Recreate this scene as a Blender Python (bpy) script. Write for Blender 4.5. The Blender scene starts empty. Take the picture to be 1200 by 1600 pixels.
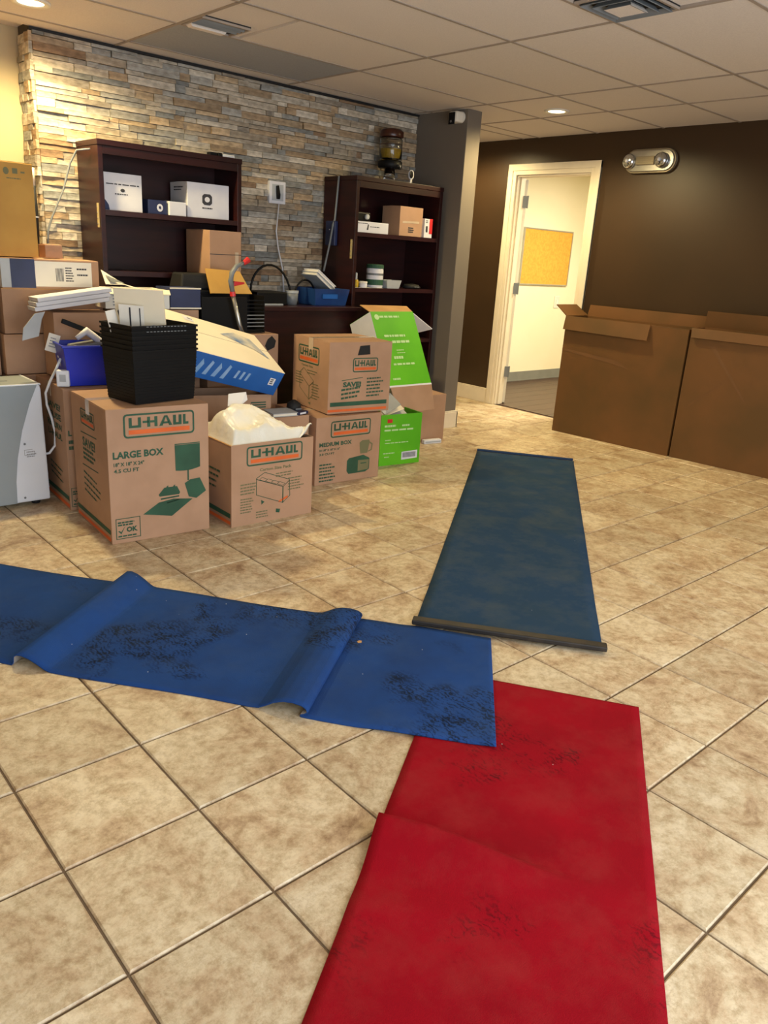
import bpy, math, random
from mathutils import Matrix, Vector, Euler, noise
random.seed(7)
R = math.radians
SC = bpy.context.scene
COL = SC.collection

# ------------------------------------------------------------------ camera
cd = bpy.data.cameras.new('camera'); cam = bpy.data.objects.new('camera', cd); COL.objects.link(cam)
cd.sensor_fit = 'VERTICAL'; cd.sensor_height = 36.0; cd.sensor_width = 27.0
cd.lens = 1207.6 / 1600 * 36; cd.clip_start = .02; cd.clip_end = 60
CAM = Vector((-.7763, -1.4513, 1.3414))
cam.matrix_world = Matrix.Translation(CAM) @ Matrix.Rotation(-.746064, 4, 'Z') @ Matrix.Rotation(math.pi/2-.321013, 4, 'X') @ Matrix.Rotation(.0637886, 4, 'Z')
SC.camera = cam
# ------------------------------------------------------------------ world, daylight, exposure
SC.view_settings.view_transform = 'Standard'; SC.view_settings.look = 'None'
SC.view_settings.exposure = -0.22; SC.view_settings.gamma = 1.0; SC.view_settings.use_curve_mapping = False
w = bpy.data.worlds.new('world'); SC.world = w; w.use_nodes = True
bg = w.node_tree.nodes['Background']; bg.inputs[0].default_value = (.62, .76, 1, 1); bg.inputs[1].default_value = 1.2
def area(name, loc, rot, sx, sy, power, col):
    l = bpy.data.lights.new(name, 'AREA'); l.shape = 'RECTANGLE'; l.size = sx; l.size_y = sy; l.energy = power; l.color = col
    o = bpy.data.objects.new(name, l); COL.objects.link(o); o.location = loc; o.rotation_euler = rot; return o
# daylight coming in through the shop window behind the camera
area('window_daylight', (.4, -2.62, 1.15), (R(104), 0, 0), 4.6, 1.9, 140, (.88, .95, 1.0))
WARM = (1.0, .79, .40)
CAN_POWER = 34
ROOM2_POWER = 130
H = 2.39        # ceiling height
T = 1/3.        # floor tile pitch

# ------------------------------------------------------------------ materials
def lin(c):
    return tuple(((v/255)/12.92 if v/255 <= .04045 else ((v/255+.055)/1.055)**2.4) for v in c) + (1,)
MATS = {}
def mat(name, col, rough=.6, metal=0, col2=None, scale=8, detail=4, bump=0, bscale=60, emit=0, trans=0, vary=0, spec=None, stretch=None, lo=.4, hi=.65, coat=0):
    if name in MATS: return MATS[name]
    m = bpy.data.materials.new(name); m.use_nodes = True; nt = m.node_tree; N = nt.nodes; L = nt.links
    b = N['Principled BSDF']; c = lin(col); b.inputs['Base Color'].default_value = c
    b.inputs['Roughness'].default_value = rough; b.inputs['Metallic'].default_value = metal
    if spec is not None: b.inputs['Specular IOR Level'].default_value = spec
    if coat: b.inputs['Coat Weight'].default_value = coat
    tc = N.new('ShaderNodeTexCoord'); vec = tc.outputs['Object']
    oi = N.new('ShaderNodeObjectInfo')
    add = N.new('ShaderNodeVectorMath'); add.operation = 'MULTIPLY_ADD'
    L.new(oi.outputs['Random'], add.inputs[0]); add.inputs[1].default_value = (37, 53, 71); L.new(vec, add.inputs[2]); vec = add.outputs[0]
    if stretch:
        mp = N.new('ShaderNodeMapping'); mp.inputs['Scale'].default_value = stretch; L.new(vec, mp.inputs[0]); vec = mp.outputs[0]
    out = None
    n = N.new('ShaderNodeTexNoise'); n.inputs['Scale'].default_value = scale; n.inputs['Detail'].default_value = detail; L.new(vec, n.inputs['Vector'])
    rp = N.new('ShaderNodeValToRGB'); rp.color_ramp.elements[0].position = lo; rp.color_ramp.elements[1].position = hi
    c2 = lin(col2) if col2 else tuple(v*.9 for v in c[:3])+(1,)
    rp.color_ramp.elements[0].color = c; rp.color_ramp.elements[1].color = c2
    L.new(n.outputs['Fac'], rp.inputs[0]); out = rp.outputs[0]
    if vary:
        hs = N.new('ShaderNodeHueSaturation'); ma = N.new('ShaderNodeMath'); ma.operation = 'MULTIPLY_ADD'
        L.new(oi.outputs['Random'], ma.inputs[0]); ma.inputs[1].default_value = vary; ma.inputs[2].default_value = 1-vary/2
        L.new(ma.outputs[0], hs.inputs['Value']); L.new(out, hs.inputs['Color']); out = hs.outputs[0]
    L.new(out, b.inputs['Base Color'])
    if bump:
        n2 = N.new('ShaderNodeTexNoise'); n2.inputs['Scale'].default_value = bscale; n2.inputs['Detail'].default_value = 5; L.new(vec, n2.inputs['Vector'])
        bp = N.new('ShaderNodeBump'); bp.inputs['Strength'].default_value = bump; bp.inputs['Distance'].default_value = .01
        L.new(n2.outputs['Fac'], bp.inputs['Height']); L.new(bp.outputs[0], b.inputs['Normal'])
    if emit:
        b.inputs['Emission Color'].default_value = c; b.inputs['Emission Strength'].default_value = emit
    if trans: b.inputs['Transmission Weight'].default_value = trans
    MATS[name] = m; return m

kraft = mat('kraft', (178,140,111), .75, col2=(167,130,101), scale=5, bump=.05, bscale=40, vary=.1)
kraft_in = mat('kraft_inner', (206,160,104), .8, col2=(192,146,92), scale=6, bump=.05)
kraft_dark = mat('kraft_brown', (112,74,36), .55, col2=(94,66,30), scale=2.2, bump=.06, bscale=9, vary=.08)
kraft_yel = mat('kraft_yellow', (192,146,66), .7, col2=(178,132,56), scale=4)
pgreen = mat('print_green', (44,86,62), .7, col2=(36,74,52))
porange = mat('print_orange', (222,104,42), .7, col2=(210,92,36))
pgrey = mat('print_green_faded', (112,110,76), .75, col2=(122,116,82))
tape_m = mat('clear_tape', (206,186,160), .15, col2=(196,174,148), coat=.5)
white_p = mat('white_paint', (226,220,206), .5, col2=(220,214,200))
trim_m = mat('trim_white', (228,216,192), .45, col2=(222,210,186))
paper = mat('white_paper', (236,230,216), .7, col2=(228,222,208), scale=3)
cream_p = mat('cream_paper', (238,226,200), .7, col2=(230,218,190), scale=3)
ink = mat('dark_ink', (52,52,58), .6)
greyink = mat('grey_ink', (150,150,150), .6)
white_c = mat('white_carton', (222,222,226), .55, col2=(214,214,220))
navy_m = mat('navy_card', (34,44,84), .5, col2=(28,38,74))
blue_c = mat('blue_carton', (22,96,176), .45, col2=(16,84,160), scale=4)
lblue = mat('pale_blue_print', (120,160,205), .5, col2=(150,180,215), scale=12)
bluep = mat('blue_picture_print', (96,128,170), .5, col2=(214,206,186), scale=7, lo=.4, hi=.62)
wood = mat('mahogany', (46,16,15), .38, col2=(33,11,12), scale=3, stretch=(1,1,9), detail=6, spec=.35)
wood_l = mat('mahogany_edge', (50,22,24), .32, col2=(43,18,20))
blackp = mat('black_plastic', (11,11,12), .5, col2=(14,14,15), spec=.2)
blackm = mat('black_matte', (14,13,14), .7, col2=(18,17,18))
greyp = mat('grey_plastic', (118,122,124), .45, col2=(112,116,118))
lgrey = mat('light_grey', (178,182,184), .5, col2=(170,174,176))
silver = mat('silver', (190,188,182), .28, .85)
redp = mat('red_plastic', (206,44,46), .4)
bluebin_m = mat('blue_bin_plastic', (18,44,190), .38, col2=(14,36,172), scale=3)
dblue = mat('dull_blue_plastic', (26,62,118), .4, col2=(20,50,100))
appl_w = mat('appliance_white', (226,230,236), .4, col2=(220,225,232), scale=3)
appl_g = mat('appliance_grey', (150,158,160), .5, col2=(144,152,154), scale=3)
green_c = mat('green_carton', (96,186,22), .45, col2=(84,172,18), scale=3)
lgreen = mat('pale_green_print', (190,224,160), .5, col2=(180,216,150))
manila = mat('manila', (206,158,76), .65, col2=(196,148,70))
yellow_m = mat('yellow', (196,160,20), .5)
brass_m = mat('cream_metal', (196,176,120), .4, col2=(186,166,110))
ceil_m = mat('ceiling_tile_m', (222,212,202), .9, col2=(214,204,194), scale=160, bump=.12, bscale=180, vary=.05)
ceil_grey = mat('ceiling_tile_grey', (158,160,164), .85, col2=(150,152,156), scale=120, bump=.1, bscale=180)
grid_m = mat('ceiling_grid_m', (160,146,132), .7)
taupe = mat('taupe_wall', (114,105,94), .8, col2=(110,101,90), scale=2, bump=.03, bscale=120)
brown_w = mat('brown_wall', (60,41,22), .42, col2=(55,38,20), scale=2, bump=.03, bscale=150)
beige_w = mat('beige_wall', (178,160,124), .8, col2=(172,154,118), scale=2)
cream_w = mat('cream_wall', (236,226,196), .8, col2=(232,222,190), scale=2)
grout = mat('grout', (118,98,76), .9, col2=(100,82,62), scale=5)
mortar = mat('mortar', (84,74,62), .95, col2=(70,62,52), scale=9)
cork = mat('cork', (226,168,66), .85, col2=(216,154,56), scale=40, bump=.1, bscale=200)
glass = mat('clear_glass', (235,235,230), .06, trans=1.0, spec=.5)
amber = mat('brown_cap', (64,30,18), .3)
lamp_on = mat('lamp_lens', (255,236,190), .4, emit=9)
plank_m = mat('dark_wood_floor', (74,50,38), .4, col2=(54,36,28), scale=6, stretch=(1,14,1), detail=6)
grey_base = mat('grey_vinyl', (128,128,120), .6)
chrome = mat('chrome_reflector', (215,222,232), .12, 1.0)
emer = mat('emergency_housing', (150,138,116), .35, .5)
bagm = mat('white_plastic_bag', (238,234,220), .35, col2=(230,226,208), scale=6, bump=.5, bscale=22)
orange_m = mat('orange_card', (226,150,40), .6)
underside = mat('carpet_backing', (140,132,124), .9)
bar_m = mat('dark_bar', (30,26,24), .6, col2=(58,48,38), scale=14, lo=.5, hi=.8)

def floor_material():
    m = bpy.data.materials.new('travertine_tile'); m.use_nodes = True; nt = m.node_tree; N = nt.nodes; L = nt.links; b = N['Principled BSDF']
    tc = N.new('ShaderNodeTexCoord'); oi = N.new('ShaderNodeObjectInfo'); at = N.new('ShaderNodeAttribute'); at.attribute_name = 'tile_seed'
    rnd = N.new('ShaderNodeMath'); rnd.operation = 'ADD'; L.new(oi.outputs['Random'], rnd.inputs[0]); L.new(at.outputs['Fac'], rnd.inputs[1])
    ad = N.new('ShaderNodeVectorMath'); ad.operation = 'MULTIPLY_ADD'; L.new(rnd.outputs[0], ad.inputs[0]); ad.inputs[1].default_value = (31, 57, 17); L.new(tc.outputs['Object'], ad.inputs[2])
    def ns(scale, det, rough=.6, dist=0):
        n = N.new('ShaderNodeTexNoise'); n.inputs['Scale'].default_value = scale; n.inputs['Detail'].default_value = det; n.inputs['Roughness'].default_value = rough; n.inputs['Distortion'].default_value = dist
        L.new(ad.outputs[0], n.inputs['Vector']); return n
    n1 = ns(5.5, 10, .76, .4); n2 = ns(30, 8, .78); n3 = ns(90, 4, .6)
    r1 = N.new('ShaderNodeValToRGB'); e = r1.color_ramp.elements
    e[0].position = .30; e[0].color = lin((146,114,86)); e[1].position = .72; e[1].color = lin((230,216,190))
    x = e.new(.44); x.color = lin((196,171,138)); x = e.new(.55); x.color = lin((217,200,168))
    L.new(n1.outputs['Fac'], r1.inputs[0])
    r2 = N.new('ShaderNodeValToRGB'); r2.color_ramp.elements[0].position = .36; r2.color_ramp.elements[0].color = (.66,.60,.52,1); r2.color_ramp.elements[1].position = .56; r2.color_ramp.elements[1].color = (1,1,1,1)
    L.new(n2.outputs['Fac'], r2.inputs[0])
    mx = N.new('ShaderNodeMix'); mx.data_type = 'RGBA'; mx.blend_type = 'MULTIPLY'; mx.inputs[0].default_value = 1.0
    L.new(r1.outputs[0], mx.inputs[6]); L.new(r2.outputs[0], mx.inputs[7])
    hs = N.new('ShaderNodeHueSaturation'); ma = N.new('ShaderNodeMath'); ma.operation = 'MULTIPLY_ADD'; fr = N.new('ShaderNodeMath'); fr.operation = 'FRACT'
    L.new(rnd.outputs[0], fr.inputs[0]); L.new(fr.outputs[0], ma.inputs[0]); ma.inputs[1].default_value = .2; ma.inputs[2].default_value = .88
    L.new(ma.outputs[0], hs.inputs['Value']); L.new(mx.outputs[2], hs.inputs['Color']); L.new(hs.outputs[0], b.inputs['Base Color'])
    rr = N.new('ShaderNodeMapRange'); L.new(n1.outputs['Fac'], rr.inputs[0]); rr.inputs[3].default_value = .52; rr.inputs[4].default_value = .34; L.new(rr.outputs[0], b.inputs['Roughness'])
    bp = N.new('ShaderNodeBump'); bp.inputs['Strength'].default_value = .28; bp.inputs['Distance'].default_value = .004
    sm = N.new('ShaderNodeMath'); sm.operation = 'ADD'; L.new(n2.outputs['Fac'], sm.inputs[0]); L.new(n3.outputs['Fac'], sm.inputs[1]); L.new(sm.outputs[0], bp.inputs['Height']); L.new(bp.outputs[0], b.inputs['Normal'])
    return m
tile_m = floor_material()

def carpet_material(name, col, dark, stain, dust, lo, hi, specks=.0, dust_amt=.3):
    """pile carpet: base colour, dark scuffed stains, pale dusty wear, a few white specks"""
    m = bpy.data.materials.new(name); m.use_nodes = True; nt = m.node_tree; N = nt.nodes; L = nt.links; b = N['Principled BSDF']
    tc = N.new('ShaderNodeTexCoord')
    def ns(scale, det, rough=.6, st=(1,1,1), dist=0):
        mp = N.new('ShaderNodeMapping'); mp.inputs['Scale'].default_value = st; L.new(tc.outputs['Object'], mp.inputs[0])
        n = N.new('ShaderNodeTexNoise'); n.inputs['Scale'].default_value = scale; n.inputs['Detail'].default_value = det; n.inputs['Roughness'].default_value = rough; n.inputs['Distortion'].default_value = dist
        L.new(mp.outputs[0], n.inputs['Vector']); return n
    def ramp(src, p0, p1, c0=(0,0,0,1), c1=(1,1,1,1)):
        r = N.new('ShaderNodeValToRGB'); r.color_ramp.elements[0].position = p0; r.color_ramp.elements[1].position = p1; r.color_ramp.elements[0].color = c0; r.color_ramp.elements[1].color = c1; L.new(src, r.inputs[0]); return r.outputs[0]
    def mix(f, a, c):
        x = N.new('ShaderNodeMix'); x.data_type = 'RGBA'
        if hasattr(f, 'links') or not isinstance(f, float): L.new(f, x.inputs[0])
        else: x.inputs[0].default_value = f
        for s, i in ((a,6),(c,7)):
            if isinstance(s, tuple): x.inputs[i].default_value = s
            else: L.new(s, x.inputs[i])
        return x.outputs[2]
    mott = ramp(ns(3, 5, .6).outputs['Fac'], .35, .65)
    c = mix(mott, lin(col), lin(dark))
    mu = N.new('ShaderNodeMath'); mu.operation = 'MULTIPLY'
    L.new(ramp(ns(2.1, 3, .5).outputs['Fac'], lo, lo+.06), mu.inputs[0]); wv = N.new('ShaderNodeTexWave'); wv.inputs['Scale'].default_value = 19; wv.inputs['Distortion'].default_value = 9; wv.inputs['Detail'].default_value = 3; wv.inputs['Detail Scale'].default_value = 2.5; L.new(tc.outputs['Object'], wv.inputs['Vector'])
    bl = N.new('ShaderNodeMath'); bl.operation = 'MULTIPLY_ADD'; L.new(wv.outputs['Fac'], bl.inputs[0]); bl.inputs[1].default_value = .13; L.new(ns(12, 9, .8, (1,1,1), .4).outputs['Fac'], bl.inputs[2])
    L.new(ramp(bl.outputs[0], hi+.07, hi+.2), mu.inputs[1])
    c = mix(mu.outputs[0], c, lin(stain))
    mu2 = N.new('ShaderNodeMath'); mu2.operation = 'MULTIPLY'; L.new(ramp(ns(5, 8, .7).outputs['Fac'], .45, .8), mu2.inputs[0]); mu2.inputs[1].default_value = dust_amt
    c = mix(mu2.outputs[0], c, lin(dust))
    if specks:
        v = N.new('ShaderNodeTexVoronoi'); v.inputs['Scale'].default_value = 13; L.new(tc.outputs['Object'], v.inputs['Vector'])
        c = mix(ramp(v.outputs['Distance'], specks*.7, specks, (1,1,1,1), (0,0,0,1)), c, lin((190,192,190)))
    L.new(c, b.inputs['Base Color']); b.inputs['Roughness'].default_value = .95; b.inputs['Specular IOR Level'].default_value = .15
    fb = ns(420, 2).outputs['Fac']; bp = N.new('ShaderNodeBump'); bp.inputs['Strength'].default_value = .5; bp.inputs['Distance'].default_value = .003
    L.new(fb, bp.inputs['Height']); L.new(bp.outputs[0], b.inputs['Normal'])
    return m
carpet_blue = carpet_material('carpet_blue', (32,70,134), (32,62,116), (17,30,54), (72,92,118), .525, .46, .03, .25)
carpet_teal = carpet_material('carpet_blue_dusty', (36,64,96), (42,66,90), (26,46,72), (92,98,94), .62, .56, .02, .5)
carpet_red = carpet_material('carpet_red', (150,3,24), (134,3,20), (84,3,15), (150,52,48), .535, .52, .026, .55)

def stone_material():
    m = bpy.data.materials.new('ledger_stone'); m.use_nodes = True; nt = m.node_tree; N = nt.nodes; L = nt.links; b = N['Principled BSDF']
    at = N.new('ShaderNodeAttribute'); at.attribute_name = 'stone_colour'
    tc = N.new('ShaderNodeTexCoord'); n = N.new('ShaderNodeTexNoise'); n.inputs['Scale'].default_value = 22; n.inputs['Detail'].default_value = 6
    mp = N.new('ShaderNodeMapping'); mp.inputs['Scale'].default_value = (1,1,2.5); L.new(tc.outputs['Object'], mp.inputs[0]); L.new(mp.outputs[0], n.inputs['Vector'])
    r = N.new('ShaderNodeValToRGB'); r.color_ramp.elements[0].position = .3; r.color_ramp.elements[0].color = (.62,.58,.52,1); r.color_ramp.elements[1].position = .68; r.color_ramp.elements[1].color = (1.18,1.14,1.08,1); L.new(n.outputs['Fac'], r.inputs[0])
    x = N.new('ShaderNodeMix'); x.data_type = 'RGBA'; x.blend_type = 'MULTIPLY'; x.inputs[0].default_value = 1; L.new(at.outputs['Color'], x.inputs[6]); L.new(r.outputs[0], x.inputs[7])
    L.new(x.outputs[2], b.inputs['Base Color']); b.inputs['Roughness'].default_value = .8
    bp = N.new('ShaderNodeBump'); bp.inputs['Strength'].default_value = .6; bp.inputs['Distance'].default_value = .01; L.new(n.outputs['Fac'], bp.inputs['Height']); L.new(bp.outputs[0], b.inputs['Normal'])
    return m
stone_m = stone_material()

# ------------------------------------------------------------------ mesh helpers
class MB:
    def __init__(s): s.v = []; s.f = []; s.mi = []
    def add(s, vs, fs, M=None, mi=0):
        o = len(s.v)
        s.v += [tuple(M @ Vector(p)) if M is not None else tuple(p) for p in vs]
        s.f += [tuple(i+o for i in f) for f in fs]; s.mi += [mi]*len(fs); return s
    def box(s, x0, x1, y0, y1, z0, z1, M=None, mi=0):
        return s.add([(x0,y0,z0),(x1,y0,z0),(x1,y1,z0),(x0,y1,z0),(x0,y0,z1),(x1,y0,z1),(x1,y1,z1),(x0,y1,z1)],
                     [(3,2,1,0),(4,5,6,7),(0,1,5,4),(1,2,6,5),(2,3,7,6),(3,0,4,7)], M, mi)
    def frustum(s, a, b, z0, z1, M=None, mi=0):   # a,b = (x0,x1,y0,y1) at z0,z1
        vs = [(a[0],a[2],z0),(a[1],a[2],z0),(a[1],a[3],z0),(a[0],a[3],z0),(b[0],b[2],z1),(b[1],b[2],z1),(b[1],b[3],z1),(b[0],b[3],z1)]
        return s.add(vs, [(3,2,1,0),(4,5,6,7),(0,1,5,4),(1,2,6,5),(2,3,7,6),(3,0,4,7)], M, mi)
    def prism(s, poly, h, M=None, mi=0):           # polygon in xy extruded 0..h in z
        n = len(poly); vs = [(x,y,0) for x,y in poly]+[(x,y,h) for x,y in poly]
        return s.add(vs, [tuple(reversed(range(n))), tuple(range(n,2*n))]+[(i,(i+1)%n,n+(i+1)%n,n+i) for i in range(n)], M, mi)
    def quad(s, pts, M=None, mi=0): return s.add(pts, [tuple(range(len(pts)))], M, mi)
    def lathe(s, prof, n=20, M=None, mi=0):
        vs = []; fs = []
        for r, z in prof:
            for k in range(n): a = 2*math.pi*k/n; vs.append((r*math.cos(a), r*math.sin(a), z))
        for i in range(len(prof)-1):
            for k in range(n): fs.append((i*n+k, i*n+(k+1)%n, (i+1)*n+(k+1)%n, (i+1)*n+k))
        fs.append(tuple(reversed(range(n)))); fs.append(tuple(range((len(prof)-1)*n, len(prof)*n)))
        return s.add(vs, fs, M, mi)
    def tube(s, pts, r, n=8, M=None, mi=0):
        P = [Vector(p) for p in pts]; vs = []; fs = []; up = Vector((.13,.2,1)).normalized()
        for i, p in enumerate(P):
            t = (P[min(i+1,len(P)-1)]-P[max(i-1,0)]).normalized(); a = t.cross(up)
            if a.length < 1e-3: a = t.cross(Vector((1,0,0)))
            a.normalize(); b2 = t.cross(a); rr = r[i] if isinstance(r, (list,tuple)) else r
            for k in range(n): q = 2*math.pi*k/n; vs.append(p+a*rr*math.cos(q)+b2*rr*math.sin(q))
        for i in range(len(P)-1):
            for k in range(n): fs.append((i*n+k, i*n+(k+1)%n, (i+1)*n+(k+1)%n, (i+1)*n+k))
        fs.append(tuple(reversed(range(n)))); fs.append(tuple(range((len(P)-1)*n, len(P)*n)))
        return s.add(vs, fs, M, mi)
    def text(s, string, x, y, wd, ht, M=None, mi=0, bold=.03):   # flat lettering filling a wd x ht box in the xy plane
        c = bpy.data.curves.new('t', 'FONT'); c.body = string; c.size = 1; c.offset = bold; c.resolution_u = 2; c.fill_mode = 'FRONT'
        o = bpy.data.objects.new('t', c); me = bpy.data.meshes.new_from_object(o)
        if me and len(me.vertices):
            xs = [v.co.x for v in me.vertices]; ys = [v.co.y for v in me.vertices]
            sx = wd/(max(xs)-min(xs)); sy = ht/(max(ys)-min(ys))
            s.add([(x+(v.co.x-min(xs))*sx, y+(v.co.y-min(ys))*sy, 0) for v in me.vertices], [tuple(p.vertices) for p in me.polygons], M, mi)
        bpy.data.objects.remove(o); bpy.data.curves.remove(c)
        if me: bpy.data.meshes.remove(me)
        return s
    def lines(s, x, y, wd, rows, pitch, th, M=None, mi=0, seed=1, slope=0):  # print too small to read in the photo, as rows of short strokes
        rg = random.Random(seed)
        for k in range(rows):
            u = 0; ln = wd*rg.uniform(.7, 1)
            while u < ln:
                l = min(rg.uniform(.08,.22)*wd, ln-u); yy = y-k*pitch
                s.quad([(x+u,yy+slope*u,0),(x+u+l,yy+slope*(u+l),0),(x+u+l,yy+th+slope*(u+l),0),(x+u,yy+th+slope*u,0)], M, mi); u += l+wd*.03
        return s
    def build(s, name, m, parent=None, bevel=0, smooth=False, seg=2):
        me = bpy.data.meshes.new(name); me.from_pydata([tuple(v) for v in s.v], [], s.f)
        ms = m if isinstance(m, (list,tuple)) else [m]
        for q in ms: me.materials.append(q)
        if len(ms) > 1: me.polygons.foreach_set('material_index', s.mi)
        if smooth: me.polygons.foreach_set('use_smooth', [True]*len(me.polygons))
        me.update(); o = bpy.data.objects.new(name, me); COL.objects.link(o)
        if parent: o.parent = parent
        if bevel:
            b = o.modifiers.new('bevel', 'BEVEL'); b.width = bevel; b.segments = seg; b.limit_method = 'ANGLE'; b.angle_limit = R(40)
        return o

def tag(o, label, cat, group=None):
    o['label'] = label; o['category'] = cat
    if group: o['group'] = group
    return o
def thing(name, label, cat, loc=(0,0,0), rz=0, group=None, rot=None):
    o = bpy.data.objects.new(name, None); COL.objects.link(o); o.empty_display_size = .05
    o.location = loc; o.rotation_euler = rot if rot else (0,0,rz); return tag(o, label, cat, group)
def struct(o): o['kind'] = 'structure'; return o
def stuff(o): o['kind'] = 'stuff'; return o
def shell(name, mb, m, **k): return struct(mb.build(name, m, **k))
def part(name, m, parent, *boxes, bevel=0, label=None):
    mb = MB()
    for b in boxes: mb.box(*b)
    o = mb.build(name, m, parent, bevel)
    if label: o['label'] = label
    return o
# faces of a box with origin at its front-left bottom corner: u along the face, v up, w outwards
OFF = .0012
def front(): return Matrix(((1,0,0,0),(0,0,-1,-OFF),(0,1,0,0),(0,0,0,1)))
def left(D): return Matrix(((0,0,-1,-OFF),(-1,0,0,D),(0,1,0,0),(0,0,0,1)))
def top(z): return Matrix(((1,0,0,0),(0,1,0,0),(0,0,1,z+OFF),(0,0,0,1)))
# ------------------------------------------------------------------ setting: floor
floor = shell('floor', MB().box(-2.3, 5.16, -2.7, 4.3, -.06, -.006), grout)
def tile_mesh(x0, x1, y0, y1, bev=.0035):
    mb = MB(); g = .003
    a = (x0+g, x1-g, y0+g, y1-g); b = (a[0]+bev, a[1]-bev, a[2]+bev, a[3]-bev)
    mb.add([(a[0],a[2],-.012),(a[1],a[2],-.012),(a[1],a[3],-.012),(a[0],a[3],-.012),
            (a[0],a[2],-.0035),(a[1],a[2],-.0035),(a[1],a[3],-.0035),(a[0],a[3],-.0035),
            (b[0],b[2],0),(b[1],b[2],0),(b[1],b[3],0),(b[0],b[3],0)],
           [(0,1,5,4),(1,2,6,5),(2,3,7,6),(3,0,4,7),(4,5,9,8),(5,6,10,9),(6,7,11,10),(7,4,8,11),(8,9,10,11)])
    return mb
INV = cam.matrix_world.inverted()
def in_view(p, m=.12):
    q = INV @ Vector(p)
    if q.z > -.1: return None
    u = q.x/-q.z*1207.6/600; v = q.y/-q.z*1207.6/800
    return (-q.z) if abs(u) < 1+m and abs(v) < 1+m else None
cells = []
for i in range(-7, 16):
    for j in range(-8, 13):
        x0, x1, y0, y1 = i*T, (i+1)*T, j*T, (j+1)*T
        x1 = min(x1, 5.155); x0 = max(x0, -2.3)
        if x1-x0 < .02 or (y0 > 3.3 and x0 < 3.9): continue
        d = in_view(((x0+x1)/2, (y0+y1)/2, 0), .25)
        d = d if d else 50
        cells.append((d, x0, x1, y0, y1))
cells.sort()
full = tile_mesh(0, T, 0, T).build('tile', tile_m, floor)
shared = full.data; first = True
rest = MB(); seeds = []
for k, (d, x0, x1, y0, y1) in enumerate(cells):
    whole = abs(x1-x0-T) < 1e-4
    if k < 290 and d < 50:
        if whole:
            o = full if first else full.copy()
            if not first: COL.objects.link(o)
            first = False; o.location = (x0, y0, 0)
        else:
            o = tile_mesh(0, x1-x0, 0, y1-y0).build('tile', tile_m, floor); o.location = (x0, y0, 0)
    else:
        t = tile_mesh(x0, x1, y0, y1); rest.add(t.v, t.f); seeds += [random.random()]*len(t.v)
o = stuff(rest.build('outlying_tiles', tile_m, floor)); a = o.data.attributes.new('tile_seed', 'FLOAT', 'POINT'); a.data.foreach_set('value', seeds)

# ------------------------------------------------------------------ setting: ceiling with tiles and grid
ceiling = shell('ceiling', MB().box(-2.3, 5.3, -2.75, 4.35, H+.03, H+.1), ceil_m)
XL = [-2.3, -.986, .204, 1.392, 2.594, 3.78, 4.388, 5.155]; P2 = .596
YL = [-2.7] + [.884-P2*k for k in range(5, 0, -1)] + [.884+P2*k for k in range(0, 5)] + [3.445, 4.3]
XS, YS = list(XL), [y for y in YL]
for a in range(len(XS)-1):
    for b in range(len(YS)-1):
        x0, x1, y0, y1 = XS[a], XS[a+1], YS[b], YS[b+1]
        if y0 >= 3.4 and x1 < 3.9: continue
        vent = (abs(x0-1.392) < .01 and abs(y0-2.076) < .02)
        segs = [(x0, x1)]
        if vent: segs = [(1.745, x1)]
        if abs(x0-1.392) < .01 and abs(y0-.288) < .03: segs = [(x0, 2.0)]
        for s0, s1 in segs:
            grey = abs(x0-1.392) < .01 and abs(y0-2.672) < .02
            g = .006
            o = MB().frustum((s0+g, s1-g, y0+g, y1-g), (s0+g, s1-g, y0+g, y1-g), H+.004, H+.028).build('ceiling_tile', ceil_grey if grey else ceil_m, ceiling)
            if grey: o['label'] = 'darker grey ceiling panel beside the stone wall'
for x in XS[1:-1]: part('grid_bar', grid_m, ceiling, (x-.009, x+.009, -2.7, 4.3 if x > 3.9 else 3.44, H, H+.03))
for y in YS[1:-1]: part('grid_bar', grid_m, ceiling, (-2.3 if y < 3.4 else 3.99, 5.155, y-.009, y+.009, H+.0005, H+.0295))

# ------------------------------------------------------------------ setting: walls
WY = 3.445
wall_l = shell('wall_left', MB().box(.925, 3.84, WY+.012, WY+.2, 0, H+.03), mortar)
PAL = [(168,156,138)]*3 + [(186,176,160)]*3 + [(150,142,130)]*3 + [(166,164,158)]*3 + [(172,150,122)]*3 + [(204,196,182)]*3 + [(146,120,94)] + [(142,144,142)]*2 + [(190,168,138)]*2
def stone_mesh(L_, D_, Hh, rg):
    """one split-faced stone: uneven front of 2x1 facets"""
    e = .0012; z0, z1 = e, Hh-e; d = [rg.uniform(-.004,.004) for _ in range(6)]
    vs = [(e,0,z0),(L_-e,0,z0),(L_-e,0,z1),(e,0,z1)]
    vs += [(e,-D_+d[0],z0),(L_*.5,-D_+d[1],z0),(L_-e,-D_+d[2],z0),(L_-e,-D_+d[3],z1),(L_*.5,-D_+d[4],z1),(e,-D_+d[5],z1)]
    return vs, [(4,5,8,9),(5,6,7,8),(0,4,9,3),(6,1,2,7),(9,8,7,2,3),(0,1,6,5,4)]
rg = random.Random(21); stones = []
z = 0.0
while z < H-.02:
    hh = rg.choice([.026,.03,.034,.038,.044]); hh = min(hh, H-.012-z)
    if hh < .012: break
    x = .925 - (0 if rg.random() < .5 else 0)
    while x < 3.836:
        ln = rg.choice([.07,.1,.13,.17,.21,.26,.3])*rg.uniform(.85,1.15)
        if 3.836-x-ln < .05: ln = 3.836-x
        stones.append([x, z, ln, hh, rg.uniform(.012,.032), rg.choice(PAL), rg.uniform(.82,1.12)])
        x += ln
    z += hh
def hidden(s):
    x, z = s[0]+s[2]/2, s[1]
    return (z < 1.0) or (1.2 < x < 2.0 and z < 1.85) or (3.05 < x and z < 1.85)
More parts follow.
